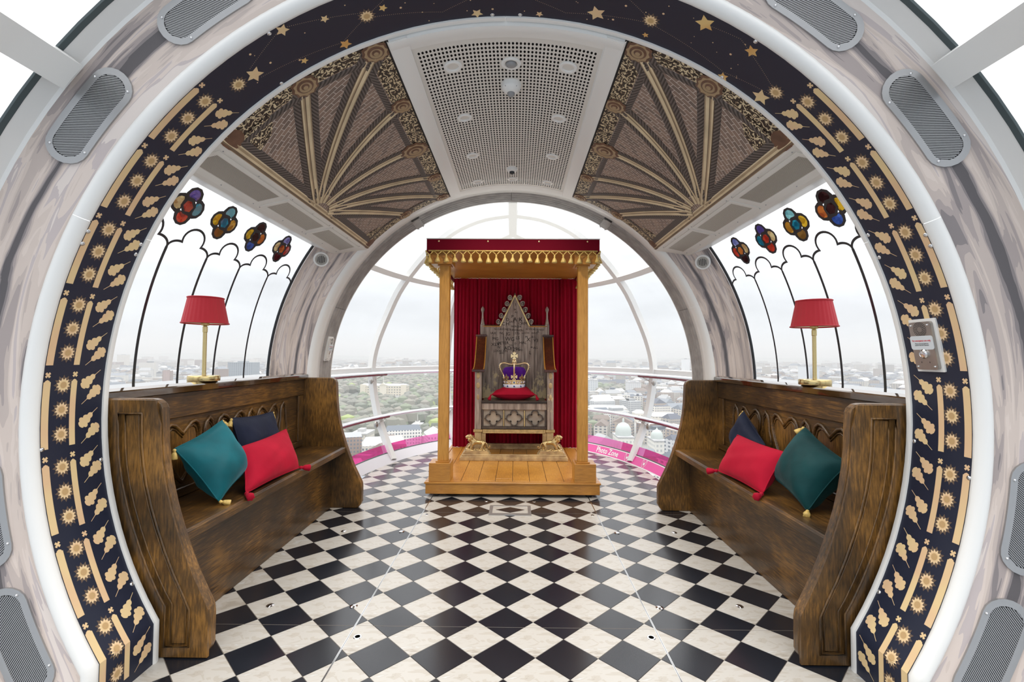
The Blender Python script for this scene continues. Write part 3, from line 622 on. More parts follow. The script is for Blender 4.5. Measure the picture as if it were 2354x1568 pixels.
def vault(side):
    def V(s_, t, h=0):
        th = TD-math.degrees(s_/RC); th = th if side > 0 else 180-th; return pol(RC-h, th, t)
    mb = MB(); mb.grid(lambda u, v: V(u*SM, YA+(YB-YA)*v), 14, 4, uvf=lambda u, v: (u*SM, (YB-YA)*v)); vp = mb.build('vault_panel', M['brick'], ce, True, world=True)
    def strip(name, s0, t0, s1, t1, wd, h, mt, prof=None, n=14, off=0):
        L_ = math.hypot(s1-s0, t1-t0); du, dv = (s1-s0)/L_, (t1-t0)/L_; px, py = -dv, du; pr = prof or [(-.5, 0, 0), (-.3, h, 0), (.3, h, 0), (.5, 0, 0)]
        mb = MB(); q = len(pr); base = 0
        for i in range(n+1):
            k = L_*i/n
            for (c, hh, mm) in pr: mb.v.append(V(s0+du*k+px*(c*wd+off), t0+dv*k+py*(c*wd+off), hh+.0006))
        for i in range(n):
            for j in range(q-1):
                k0, k1 = L_*i/n, L_*(i+1)/n; v0, v1 = pr[j][0]*wd, pr[j+1][0]*wd
                mb.uv[len(mb.f)] = [(k0, v0), (k1, v0), (k1, v1), (k0, v1)]
                mb.f.append((i*q+j, (i+1)*q+j, (i+1)*q+j+1, i*q+j+1)); mb.m.append(pr[j][2])
        return mb.build(name, mt, vp, 40, world=True)
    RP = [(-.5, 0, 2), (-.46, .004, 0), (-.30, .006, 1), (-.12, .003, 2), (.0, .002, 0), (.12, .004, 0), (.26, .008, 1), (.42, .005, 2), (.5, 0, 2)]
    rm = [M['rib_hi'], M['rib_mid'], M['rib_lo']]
    # borders: scrollwork along both arches and the centre panel, rope inside it, gilt moulding above the duct
    strip('scroll_border', 0, YA+.045, SM, YA+.045, .09, .0012, [M['scroll']]); strip('scroll_border', 0, YB-.05, SM, YB-.05, .09, .0012, [M['scroll']]); strip('scroll_border', SM-.05, YA+.08, SM-.05, YB-.08, .10, .0012, [M['scroll']])
    strip('rope_border', .08, YA+.115, SM-.1, YA+.115, .038, .005, [M['rope']]); strip('rope_border', .08, YB-.12, SM-.1, YB-.12, .038, .005, [M['rope']]); strip('rope_border', SM-.125, YA+.12, SM-.125, YB-.12, .038, .005, [M['rope']])
    strip('rope_border', .075, YA+.1, .075, TCY-.25, .05, .005, [M['rope']]); strip('rope_border', .075, TCY+.25, .075, YB-.1, .05, .005, [M['rope']])
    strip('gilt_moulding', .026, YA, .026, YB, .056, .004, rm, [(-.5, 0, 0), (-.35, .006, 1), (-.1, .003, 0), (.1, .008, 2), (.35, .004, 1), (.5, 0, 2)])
    ends = [(.475, YA+.06), (SM-.06, YA+.06), (SM-.05, TCY-.53), (SM-.10, TCY+.02), (SM-.05, TCY+.56), (SM-.06, YB-.05), (.475, YB-.06)]
    for i, (s1, t1) in enumerate(ends):
        L_ = math.hypot(s1, t1-TCY); du, dv = s1/L_, (t1-TCY)/L_; s0, t0 = du*.07+.02, TCY+dv*.10
        for o_ in (-1, 1): strip('rope_rib', s0+du*.06, t0+dv*.06, s1, t1, .038, .004, [M['rope']], off=o_*.047)
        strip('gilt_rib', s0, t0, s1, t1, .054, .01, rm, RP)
        ros = MB(); big = i == 3; R_ = .10 if big else .068; c = (s1, t1)
        for k, (r0, r1, h0, h1, m) in enumerate(((R_, R_*.82, .006, .010, 0), (R_*.82, R_*.62, .010, .008, 1), (R_*.62, R_*.46, .008, .013, 0), (R_*.46, R_*.30, .013, .010, 1), (R_*.30, R_*.18, .010, .015, 0), (R_*.18, 0, .015, .013, 1))):
            nn = 20
            def pt(r, a, h):
                rr = r*(1+.07*math.cos(10*a)) if r > R_*.7 else r
                return V(max(.0, min(SM, c[0]+rr*math.cos(a))), max(YA, min(YB, c[1]+rr*math.sin(a))), h)
            ros.grid(lambda u, v, r0=r0, r1=r1, h0=h0, h1=h1: pt(r0+(r1-r0)*v, 2*PI*u, h0+(h1-h0)*v), nn, 1, m, cu=True)
        ros.build('vault_boss', [M['boss'], M['boss_hi']], vp, 30, world=True)
    for (cs, ct) in ((.05, YA+.05), (.05, YB-.05)):            # half bosses and scroll corners over the duct
        mb = MB(); mb.grid(lambda u, v: V(max(.001, cs+.06*v*math.cos(2*PI*u)), max(YA, min(YB, ct+.06*v*math.sin(2*PI*u))), .009-.004*v), 16, 3, cu=True); mb.build('vault_boss', M['boss'], vp, 30, world=True)
    for ct, d in ((YA, 1), (YB, -1)):
        mb = MB(); q = [(.055, .08), (.26, .08), (.235, .15), (.19, .20), (.13, .225), (.055, .235)]; q = q if d > 0 else list(reversed(q))
        mb.add([V(a, ct+d*b, .0025) for a, b in q], [tuple(range(len(q)))], 0, [(a, b) for a, b in q]); mb.build('scroll_corner', M['scroll'], vp, world=True)
vault(1); vault(-1)
# centre panel: frame, perforated plate, dark void behind
RP_ = 1.786
mb = MB(); sweep(mb, [(1.87, YA), (1.87, YB)], 70, 110, 10, fn=pol); mb.build('ceiling_void', M['dark'], ce, True, world=True)
PT0, PT1, PY0, PY1 = 75.0, 105.0, 2.215, 4.175
mb = MB()
for a, b in ((71.95, PT0+.02), (PT1-.02, 108.05)):
    lo = a < 90
    prof = [(a, RP_+.05), (a, RP_-.002), (a+.35 if lo else a+.0, RP_-.010), (b-.25, RP_-.010), (b, RP_-.002 if lo else RP_-.004), (b, RP_+.03)]
    n = 2; q = len(prof); base = len(mb.v)
    for i in range(n+1): mb.v += [pol(r, th, YA+(YB-YA)*i/n) for th, r in prof]
    for i in range(n):
        for j in range(q-1): mb.f.append((base+i*q+j, base+(i+1)*q+j, base+(i+1)*q+j+1, base+i*q+j+1)); mb.m.append(0)
sweep(mb, [(RP_+.04, YA), (RP_-.012, YA+.006), (RP_-.016, YA+.03), (RP_-.010, YA+.062), (RP_-.001, PY0+.001), (RP_+.02, PY0+.002)], 72.2, 107.8, 16, fn=pol)
sweep(mb, [(RP_+.02, PY1-.002), (RP_-.001, PY1-.001), (RP_-.008, YB-.03), (RP_-.006, YB), (RP_+.04, YB+.001)], 72.2, 107.8, 16, fn=pol)
cp = mb.build('panel_frame', M['white'], ce, 40, world=True)
FIX = [(99.23, 2.408, .048), (79.81, 2.407, .048), (89.42, 2.419, .052), (99.14, 2.939, .046), (79.89, 2.939, .046), (99.24, 3.504, .046), (79.84, 3.505, .046), (99.39, 4.035, .046), (79.76, 4.039, .046), (89.49, 2.613, .055), (89.69, 3.807, .046), (89.64, 4.035, .044)]
NX, NY = 48, 64
mb = MB(); du, dv = (PT1-PT0)/NX, (PY1-PY0)/NY; oc = [(math.cos(2*PI*i/8), math.sin(2*PI*i/8)) for i in range(8)]
for i in range(NX):
    for j in range(NY):
        a, y = PT0+(i+.5)*du, PY0+(j+.5)*dv; rim = i in (0, NX-1) or j in (0, NY-1)
        if any(math.hypot(math.radians(a-t)*RP_, y-q) < r+.004 for t, q, r in FIX) or rim:
            mb.add([pol(RP_, a+sx*du/2, y+sy*dv/2) for sx, sy in ((-1, -1), (1, -1), (1, 1), (-1, 1))], [(0, 1, 2, 3)]); continue
        P = [pol(RP_, a+sx*du/2, y+sy*dv/2) for sx, sy in ((1, 1), (-1, 1), (-1, -1), (1, -1))]+[pol(RP_, a+cx*du*.32, y+cy*dv*.34) for cx, cy in oc]
        mb.add(P, [(3, 0, 5, 4, 11), (0, 1, 7, 6, 5), (1, 2, 9, 8, 7), (2, 3, 11, 10, 9)])
mb.build('perforated_panel', M['cream'], ce, world=True)
def ceil_frame(th, y, r=RP_):
    o = empty('x', pol(r, th, y)); o.rotation_euler = (0, -math.radians(th)-PI/2, 0); return o
spot_lab = ['clustered LED spotlight at the left of the front row', 'clustered LED spotlight at the right of the front row', 'frosted dome light in the middle of the front row', 'round downlight, left of the second row', 'round downlight, right of the second row', 'round downlight, left of the third row', 'round downlight, right of the third row', 'round downlight, left of the last row by the far arch', 'round downlight, right of the last row by the far arch']
for (th, y, r), lb in list(zip(FIX, spot_lab))+[(FIX[11], 'small round sensor light in the middle of the last row')]:
    o = ceil_frame(th, y); o.name = 'ceiling_downlight'; tag(o, lb+' in the perforated ceiling panel', 'ceiling light', 'lights in the perforated ceiling panel')
    k = r/.046
    MB().lathe([(.046*k, -.002), (.046*k, .004), (.040*k, .008), (.030*k, .006), (.026*k, -.004)], 24).build('light_rim', M['white'], o, 40)
    MB().lathe([(.026*k, -.004), (.018*k, -.012), (0, -.014)] if 'dome' not in lb else [(.026*k, .0), (.022*k, .012), (.010*k, .019), (0, .020)], 20).build('light_lens', M['led'], o, True)
    if 'clustered' in lb:
        for q in range(6):
            a = q*PI/3; MB().ball((.014*math.cos(a), .014*math.sin(a), -.006), .0055, 8, 5).build('led', M['chrome'], o, True)
o = ceil_frame(89.49, 2.613); o.name = 'dome_camera'; tag(o, 'white dome security camera hanging under the perforated ceiling panel', 'security camera')
MB().lathe([(.058, -.002), (.056, .020), (.050, .030), (.034, .045), (.022, .050)], 26).build('camera_body', M['white'], o, 50)
MB().lathe([(.022, .048), (.021, .058), (.013, .068), (0, .072)], 20).build('camera_dome', M['led'], o, True)
for q in (-.03, .03): MB().ball((q, -.038, .028), .004, 6, 4).build('camera_screw', M['vent'], o)
o = ceil_frame(89.69, 3.807); o.name = 'dome_camera'; tag(o, 'small black eyed dome camera near the far end of the ceiling panel', 'security camera')
MB().lathe([(.046, -.002), (.045, .008), (.036, .022), (.022, .028)], 24).build('camera_body', M['white'], o, 50)
MB().lathe([(.022, .026), (.021, .036), (.012, .045), (0, .048)], 18).build('camera_dome', M['seal'], o, True)
# dark joints either side of the centre panel
for th in (71.75, 108.25):
    mb = MB(); sweep(mb, [(RC-.004, YA), (RC-.004, YB)], th-.17, th+.17, 1, fn=pol); mb.build('shadow_gap', M['dark'], ce, world=True)
# air ducts above the side windows
def duct(sd):
    A_ = lambda th: th if sd > 0 else 180-th
    nm = 'left' if sd > 0 else 'right'
    e = empty('air_duct', pol(1.9, A_(141), 3.1), cat='duct', label='white air duct with beige grilles above the %s side window' % nm)
    P = lambda q, y: pol(q[0], A_(q[1]), y)
    sec = [(1.81, 136.9), (1.797, 137.1), (1.800, 137.5), (1.945, 143.3), (1.955, 143.9), (1.99, 144.2), (2.095, 145.15), (2.16, 144.5), (2.16, 137)]
    mb = MB(); n = len(sec); mb.v = [P(q, y) for y in (2.118, 4.27) for q in sec]
    for i in range(n-1): mb.f.append((i, i+1, n+i+1, n+i)); mb.m.append(1 if i == 5 else 0)
    mb.build('duct_body', [M['cream'], M['white']], e, world=True)
    sh = mat('duct_gloss_'+nm, (.62, .60, .57), .18, spec=.7) if False else None
    a_, b_ = Vector(P(sec[2], 0)), Vector(P(sec[3], 0)); d = b_-a_; nn = Vector((-d.z, 0, d.x)).normalized(); nn = nn if nn.z < 0 else -nn
    def Q(k, y, h): v = a_+d*k+nn*h; return (v.x, y, v.z)
    for (y0, y1) in ((2.20, 2.79), (2.89, 3.44), (3.53, 4.10)):
        o_ = [(.10, y0-.03), (.90, y0-.03), (.90, y1+.03), (.10, y1+.03)]; i_ = [(.22, y0), (.78, y0), (.78, y1), (.22, y1)]
        g = MB().frame(o_, i_, lambda k, y: Q(k, y, -.002), lambda k, y: Q(k, y, .004)).build('grille_frame', M['cream'], e, world=True)
        mb = MB(); mb.add([Q(k, y, .0006) for k, y in i_], [(0, 1, 2, 3)]); mb.build('grille_backing', M['dark'], g, world=True)
        mb = MB(); m_ = 17
        for j in range(m_):
            k = .22+.56*(j+.5)/m_; w_ = .56/m_*.36
            mb.add([Q(k-w_, y0, .003), Q(k+w_, y0, .003), Q(k+w_, y1, .003), Q(k-w_, y1, .003)], [(0, 1, 2, 3)])
        if y0 > 2.8:
            m2 = 46
            for j in range(m2):
                y = y0+(y1-y0)*(j+.5)/m2; mb.add([Q(.22, y-.003, .0026), Q(.78, y-.003, .0026), Q(.78, y+.003, .0026), Q(.22, y+.003, .0026)], [(0, 1, 2, 3)])
        mb.build('grille_slats', M['grille'], g, world=True, kind='stuff')
        for k in (.06, .94):
            for y in (y0-.015, (y0+y1)/2, y1+.015): MB().ball(Q(k, y, .001), .004, 6, 4).build('duct_screw', M['vent'], e, world=True)
duct(1); duct(-1)

# ================================================================== SIDE WINDOWS with printed tracery
RG = 2.10
def side_window(sd):
    A_ = lambda th: th if sd > 0 else 180-th
    nm = 'left' if sd > 0 else 'right'
    e = empty('window_1' if sd > 0 else 'window_2', (XC-sd*RG, 3.0, 1.2), kind='structure', label='curved %s side window with printed black gothic tracery' % nm)
    mb = MB(); t0, t1 = sorted((A_(144.6), A_(183.5))); sweep(mb, [(RG, 2.12), (RG, 4.066)], t0, t1, 20, fn=pol); mb.build('glass_pane', M['glass'], e, True, world=True)
    mb = MB(); sweep(mb, [(RG+.004, 4.036), (RG-.006, 4.034), (RG-.008, 4.062), (RG-.002, 4.070)], t0, t1, 24, fn=pol); mb.build('glass_seal', M['seal'], e, True, world=True)
    T_ = lambda s_, y: pol(RG-.0025, A_(155.9-math.degrees(s_/RG)), y)        # s: metres up the glass from the springing line
    def ribbon(pts, wd, name='tracery_line'):
        mb = MB(); n = len(pts); L_, R_ = [], []
        for i in range(n):
            a, b = pts[max(0, i-1)], pts[min(n-1, i+1)]; dx, dy = b[0]-a[0], b[1]-a[1]; l = math.hypot(dx, dy) or 1; px, py = -dy/l*wd/2, dx/l*wd/2
            L_.append((pts[i][0]+px, pts[i][1]+py)); R_.append((pts[i][0]-px, pts[i][1]-py))
        mb.v = [T_(s_, y) for s_, y in L_]+[T_(s_, y) for s_, y in R_]
        for i in range(n-1): mb.f.append((i, i+1, n+i+1, n+i)); mb.m.append(0)
        return mb.build(name, M['seal'], e, world=True)
    ys = [2.27, 2.605, 2.945, 3.295, 3.67, 4.04]
    for y in ys[1:5]: ribbon([(-.80+.80*i/16, y+.02*(1-i/16)) for i in range(17)], .020)
    for y0, y1 in zip(ys, ys[1:]):
        c, hw = (y0+y1)/2, (y1-y0)/2; pts = []
        for i in range(9): a = PI*.5*i/8; pts.append((.052*math.sin(a), y0+.47*hw*(1-math.cos(a))))
        for i in range(17): a = math.radians(205-230*i/16); pts.append((.078+.072*math.sin(a), c+.50*hw*math.cos(a)))
        for i in range(9): a = PI*.5*(1-i/8); pts.append((.052*math.sin(a), y1-.47*hw*(1-math.cos(a))))
        ribbon(pts, .015, 'tracery_arch')
    # stained-glass quatrefoils
    sets = {'A': [('purple', 0), ('teal', 1), ('red', 2), ('cream', 3), ('red', 4)], 'B': [('aqua', 0), ('amber', 1), ('brown', 2), ('yellow', 3), ('teal', 4)], 'C': [('umber', 0), ('orange', 1), ('blue', 2), ('yellow', 3), ('umber', 4)], 'D': [('lilac', 0), ('red', 1), ('umber', 2), ('cream', 3), ('orange', 4)]}
    order = 'ABCD' if sd > 0 else 'CBAD'
    for key, y in zip(order, (2.60, 2.927, 3.28, 3.653)):
        s0 = math.radians(155.9-148.9)*RG
        def foil(r, off, k=7):
            out = []
            for q in range(4):
                ac = q*PI/2
                for i in range(k+1): a = ac+math.radians(-118+236*i/k); out.append((off*math.cos(ac)+r*math.cos(a), off*math.sin(ac)+r*math.sin(a)))
            return out
        tr = lambda h: (lambda u, v: pol(RG-h, A_(155.9-math.degrees((s0+u)/RG)), y+v))
        qo = MB().flat(foil(.060, .060), tr(.003)).build('quatrefoil', M['seal'], e, world=True)
        for cn, q in sets[key]:
            if q < 4:
                ac = q*PI/2; pts = [(.066*math.cos(ac)+.040*math.cos(a), .066*math.sin(ac)+.040*math.sin(a)) for a in [ac+math.radians(-120+240*i/9) for i in range(10)]]
            else: pts = [(.030, .006), (.004, .038), (-.030, .030), (-.036, -.006), (-.006, -.036), (.026, -.026)]
            MB().flat(pts, tr(.0045)).build('pane', M['st_'+cn], qo, world=True)
        # cut the backing away behind the panes: backing becomes lead outlines
        qo.data.clear_geometry(); lead = MB()
        lead.frame(foil(.062, .060), foil(.050, .060), tr(.003), tr(.0048))
        for q in range(4):
            ac = q*PI/2; pts = [(.066*math.cos(ac)+.040*math.cos(a), .066*math.sin(ac)+.040*math.sin(a)) for a in [ac+math.radians(-120+240*i/9) for i in range(10)]]
            big = [(.066*math.cos(ac)+.0535*math.cos(a), .066*math.sin(ac)+.0535*math.sin(a)) for a in [ac+math.radians(-120+240*i/9) for i in range(10)]]
            lead.frame(big, pts, tr(.003), tr(.0050))
        lead.frame([(.052, .012), (.012, .052), (-.052, .050), (-.052, -.012), (-.012, -.052), (.050, -.050)], [(.030, .006), (.004, .038), (-.030, .030), (-.036, -.006), (-.006, -.036), (.026, -.026)], tr(.003), tr(.0052))
        qo.data.from_pydata(lead.v, [], lead.f); qo.data.update()
side_window(1); side_window(-1)

# ================================================================== GLAZED FAR END
we = empty('window_3', (XC, 6.2, 0), kind='structure', label='domed glass capsule end with white curved glazing bars')
def dome(th, ph, k=1.): a, b = math.radians(th), math.radians(ph); return (XC+ER*k*math.cos(b)*math.cos(a), EY+ED*k*math.sin(b), ZC+ER*k*math.cos(b)*math.sin(a))
mb = MB()
mb.grid(lambda u, v: (lambda q: (q[0], q[1], max(q[2], .03)))(dome(-33+246*u, 88*v, 1.004)), 40, 16)
mb.build('glass_pane', M['glass'], we, True, world=True)
def bar(pts, wd=.085, dp=.055, name='glazing_bar', seal=0, mir=False, k=.998, mt=None):
    pts = [Vector(q) for q in pts]
    if mir: pts = [Vector((2*XC-q.x, q.y, q.z)) for q in pts]
    P = []
    for i in range(len(pts)-1):
        for j in range(4): P.append(pts[i].lerp(pts[i+1], j/4))
    P.append(pts[-1])
    mb = MB(); ms = MB(); n = len(P); S = []
    for i in range(n):
        t = (P[min(n-1, i+1)]-P[max(0, i-1)]).normalized(); nr = ell_nrm(P[i]); b = t.cross(nr).normalized()
        if mir: b = -b
        S.append((P[i], nr, b))
    for p_, nr, b in S: mb.v += [p_+b*(wd/2), p_-b*(wd/2), p_-b*(wd*.40)-nr*dp, p_+b*(wd*.40)-nr*dp]; ms.v += [p_+b*(wd/2+.001)-nr*.004, p_+b*(wd/2+seal)-nr*.004]
    for i in range(n-1):
        for j in range(4): mb.f.append((i*4+j, i*4+(j+1) % 4, i*4+4+(j+1) % 4, i*4+4+j)); mb.m.append(0)
        ms.f.append((2*i, 2*i+1, 2*i+3, 2*i+2)); ms.m.append(0)
    o = mb.build(name, mt or M['white'], we, 50, world=True)
    if seal: ms.build('glass_seal', M['seal'], o, world=True)
    return o
def sm(pts, n=3):                                              # Catmull-Rom through pixel points
    out = []
    for i in range(len(pts)-1):
        p0, p1, p2, p3 = pts[max(0, i-1)], pts[i], pts[i+1], pts[min(len(pts)-1, i+2)]
        for k in range(n):
            t = k/n; out.append(tuple(.5*((2*p1[d])+(-p0[d]+p2[d])*t+(2*p0[d]-5*p1[d]+4*p2[d]-p3[d])*t*t+(-p0[d]+3*p1[d]-3*p2[d]+p3[d])*t**3) for d in (0, 1)))
    return out+[pts[-1]]
ribA = sm([(1178, 487), (1115, 496), (1060, 517), (1020, 543), (980, 580), (943, 624), (912, 670), (886, 726), (866, 775), (854, 818), (851, 851), (855, 902), (865, 958), (882, 1010), (900, 1060)])
ribB = sm([(1179, 532), (1142, 550), (1098, 592), (1061, 650), (1040, 705), (1029, 780), (1025, 850), (1028, 920), (1035, 985), (1044, 1026)])
for mr_ in (False, True):
    bar([ell_ray(*q) for q in ribA], .10, .06, seal=-.11 if False else .022, mir=mr_); bar([ell_ray(*q) for q in ribB], .10, .06, seal=.022, mir=mr_)
bar([ell_ray(1179, y) for y in (455, 475, 495, 515, 532)], .12, .06)
bar([ell_z(2.385, -80+160*i/30) for i in range(31)], .085, .055, 'transom_bar')
bar([ell_z(1.165, -84+168*i/36) for i in range(37)], .075, .045, 'transom_bar')
for nm, z, r, off, lb in (('handrail', 1.118, .027, .950, 'chrome upper handrail curving round the glazed end'), ('handrail', .565, .025, .95, 'chrome lower handrail curving round the glazed end')):
    e = empty(nm, (XC, 5.5, z), label=lb, cat='handrail')
    pts = [ell_z(z, -88+176*i/48, off) for i in range(49)]
    MB().tube(pts, r, 12).build('rail_tube', M['chrome'], e, True, world=True)
    for s_ in (-1, 1):                                         # dark red insert on the lower half near each side
        seg_ = [ell_z(z-.010, s_*(88-30*i/10), off-.0015) for i in range(11)]
        MB().tube(seg_, r*.84, 10).build('red_insert', M['red_strip'], e, True, world=True)
        for px in ((851, 851), (1025, 850)):
            b_ = ell_ray(*px); b_ = Vector((b_.x if s_ < 0 else 2*XC-b_.x, b_.y, 0)); u_ = math.degrees(math.atan2((b_.x-XC)/ER, (b_.y-EY)/ED))
            p0 = Vector(ell_z(z-.10, u_, .985)); p1 = Vector(ell_z(z-.012, u_*.93, off+.003))
            mb = MB(); mb.tube([p0, p1], .011, 8, sq=.4); mb.ball(p0, (.03, .03, .045), 10, 6); mb.build('rail_bracket', M['steel'], e, True, world=True)
# kerb at the foot of the glass: metal at the left, pink vinyl with lettering at the right
def kerb(u0, u1, name, mt, z0=0., z1=.105, k0=.972, k1=.985, n=24):
    mb = MB()
    for i in range(n+1):
        u = u0+(u1-u0)*i/n; mb.v += [ell_z(z0, u, k0), ell_z(z1, u, k1), ell_z(z1, u, k1+.02)]
    for i in range(n):
        for j in range(2): mb.f.append((3*i+j, 3*i+j+1, 3*i+4+j, 3*i+3+j)); mb.m.append(0)
    return mb.build(name, mt, None, 40)
kb = kerb(-90, 2, 'baseboard_left', M['kerb_grey']); tag(kb, 'pale metal kerb at the foot of the glass, left of the platform', kind='structure')
kr = kerb(2, 90, 'baseboard_right', M['pink']); tag(kr, 'pink kerb at the foot of the glass lettered Photo Zone', kind='structure')
for u0, u1, p_ in ((-90, 2, kb), (2, 90, kr)):
    mb = MB()
    for i in range(33):
        u = u0+(u1-u0)*i/32; mb.v += [ell_z(.105, u, .986), ell_z(.115, u, .988)]
    for i in range(32): mb.f.append((2*i, 2*i+1, 2*i+3, 2*i+2)); mb.m.append(0)
    mb.build('glass_seal', M['seal'], p_)
    for k, (a, b) in enumerate(((0, .30), (.30, .33), (.33, .42), (.42, .62), (.62, .80), (.80, 1))):
        s0, s1 = (u0 + (u1-u0)*(1-b), u0+(u1-u0)*(1-a)) if u0 > 0 else (u0+(u1-u0)*a, u0+(u1-u0)*b)
        mb = MB()
        for i in range(9):
            u = s0+(s1-s0)*i/8; mb.v += [ell_z(.115, u, .989), ell_z(.205, u, .9905)]
        for i in range(8): mb.f.append((2*i, 2*i+1, 2*i+3, 2*i+2)); mb.m.append(0)
        mb.build('glass_film', M['pink_film2' if k in (0, 2) else 'pink_film'], p_)
def on_kerb(v, f, uc, name, zc=.052, sc_=1):
    mb = MB(); out = []
    s_ = math.sqrt(1-(ZC/ER)**2)
    for (x, y, z) in v:
        ds = math.hypot(ER*s_*math.cos(math.radians(uc)), ED*s_*math.sin(math.radians(uc)))*.98
        q = Vector(ell_z(zc+y, uc+math.degrees(x/ds), .972+.013*(zc+y)/.105)); out.append(q-ell_nrm(q)*.003)
    mb.add(out, f); return mb.build(name, M['white_print'], kr)
def u_of(px, py): q = atZ(px, py, .05); return math.degrees(math.atan2((q.x-XC)/ER, (q.y-EY)/ED))
tv = text_mesh('Photo Zone', .088, bold=.0016)
for px, py in ((1392, 1041), (1545, 1101)): on_kerb(*tv, u_of(px, py), 'kerb_lettering')
for px, py in ((1440, 1053), (1477, 1068)):                     # butterfly shoe outlines with a camera mark
    v, f = [], []; uc = u_of(px, py)
    for s_ in (-1, 1):
        ol = [(s_*(.028+.016*math.cos(a)*(1+.25*math.sin(a))+.010*math.sin(a)), .040*math.sin(a)+.0) for a in [2*PI*i/16 for i in range(16)]]; il = [(s_*(.028+.0115*math.cos(a)*(1+.25*math.sin(a))+.010*math.sin(a)), .035*math.sin(a)) for a in [2*PI*i/16 for i in range(16)]]
        b = len(v); v += [(x, y, 0) for x, y in ol+il]; f += [(b+i, b+(i+1) % 16, b+16+(i+1) % 16, b+16+i) for i in range(16)]
    b = len(v); v += [(-.014, -.012, 0), (.014, -.012, 0), (.014, .008, 0), (-.014, .008, 0), (-.006, .008, 0), (.006, .008, 0), (.004, .013, 0), (-.004, .013, 0)]; f += [(b, b+1, b+2, b+3), (b+4, b+5, b+6, b+7)]
    on_kerb(v, f, uc, 'kerb_emblem')
for z0, z1 in ((.001, .010), (.096, .104)):
    mb = MB()
    for i in range(33):
        u = 2+88*i/32; a, b = Vector(ell_z(z0, u, .972+.013*z0/.105)), Vector(ell_z(z1, u, .972+.013*z1/.105)); mb.v += [a-ell_nrm(a)*.002, b-ell_nrm(b)*.002]
    for i in range(32): mb.f.append((2*i, 2*i+1, 2*i+3, 2*i+2)); mb.m.append(0)
    mb.build('kerb_stripe', M['white_print'], kr)
# ================================================================== THRONE CANOPY (platform, posts, curtain, fringe)
XP = -.0315
cn = empty('throne_canopy', (XP, 5.5, 0), cat='canopy', label='golden oak platform with posts and a red velvet canopy over the throne')
L_ = lambda mb, nm, mt, sm_=False, parent=None, **k: mb.build(nm, mt, parent or cn, sm_, world=True, **k)
L_(MB().bbox(PLX[0]+.02, PLX[1]-.02, PLY[0]+.02, PLY[1]-.02, .033, .14, .003), 'platform_core', M['throne_dark'])
L_(MB().bbox(PLX[0]+.006, PLX[1]-.006, PLY[0]+.004, PLY[0]+.022, .033, .128, .003), 'front_skirt', M['oak_x'])
for x in (PLX[0]+.004, PLX[1]-.022): L_(MB().bbox(x, x+.018, PLY[0]+.022, PLY[1], .033, .128, .003), 'side_skirt', M['oak_y'])
L_(MB().bbox(PLX[0]-.004, PLX[1]+.004, PLY[0]-.006, PLY[0]+.05, .128, .148, .004), 'front_nosing', M['oak_x'])
for x in (PLX[0]-.004, PLX[1]-.036): L_(MB().bbox(x, x+.04, PLY[0]+.051, PLY[1], .128, .148, .004), 'side_nosing', M['oak_y'])
xs = [PLX[0]+.038]+[-.033+.1665*k for k in range(-4, 5)]+[PLX[1]-.038]
cuts = [[.62], [.30], [1.1], [.5, 1.3], [.09, 1.0], [.85], [1.25], [.28, 1.1], [.7], [1.0]]
for i in range(len(xs)-1):
    yl = [PLY[0]+.052]+[PLY[0]+.052+c for c in cuts[i]]+[PLY[1]]
    for a, b in zip(yl, yl[1:]): L_(MB().bbox(xs[i]+.0022, xs[i+1]-.0022, a+.0012, b-.0012, .128, .1475+.0006*(i % 2), .0022), 'plank', M['oak_y'])
for x in (PLX[0]+.1, PLX[1]-.1):
    for y in (PLY[0]+.08, PLY[1]-.12): L_(MB().lathe([(.03, 0), (.032, .004), (.032, .028), (.024, .034)], 16, c=(x, y, 0)), 'castor_foot', M['dark'], 40)
PX = (-.713, .650); PY = (4.645, 6.36)
for y in PY[:1]:
    for x in PX:
        cx = x-.0195 if x < 0 else x+.015
        L_(MB().bbox(cx-.104, cx+.104, y-.104, y+.104, .1478, .326, .003), 'pedestal', M['oak_x'])
        L_(MB().bbox(x-.066, x+.066, y-.066, y+.066, .326, .338, .003), 'pedestal_trim', M['oak_x'])
        L_(MB().bbox(x-.049, x+.049, y-.049, y+.049, .338, 2.245, .003), 'post', M['oak_z'])
        L_(MB().bbox(x-.066, x+.066, y-.066, y+.066, 2.240, 2.252, .003), 'capital_trim', M['oak_x'])
        L_(MB().bbox(cx-.106, cx+.106, y-.106, y+.106, 2.252, 2.398, .003), 'capital', M['oak_x'])
for x in PX: L_(MB().bbox(x-.045, x+.045, 6.34, 6.43, .148, 2.398, .003), 'rear_post', M['oak_z'])
CX0, CX1, CY0, CY1 = -.876, .797, 4.515, 6.49
L_(MB().bbox(CX0+.02, CX1-.02, CY0+.02, CY1-.02, 2.398, 2.412, .003), 'canopy_soffit', M['oak_x'])
mb = MB(); o_ = [(CX0, CY0), (CX1, CY0), (CX1, CY1), (CX0, CY1)]; i_ = [(CX0+.02, CY0+.02), (CX1-.02, CY0+.02), (CX1-.02, CY1-.02), (CX0+.02, CY1-.02)]
mb.frame(o_, i_, lambda x, y: (x, y, 2.376), lambda x, y: (x, y, 2.492)); L_(mb, 'canopy_valance', M['velvet_dark'])
L_(MB().bbox(CX0-.004, CX1+.004, CY0-.004, CY1+.004, 2.488, 2.497, .003), 'canopy_top', M['canopy_roof'])
for k in (.07, .355, .65, .93): MB().ball((CX0+(CX1-CX0)*k, CY0-.002, 2.468), (.009, .005, .009), 10, 6).build('stud', M['gilt_pale'], cn, True, world=True)
L_(MB().tube([(CX0+.02, CY0-.006, 2.374), (CX1-.02, CY0-.006, 2.374)], .0065, 8), 'braid', M['tassel_gold'], True)
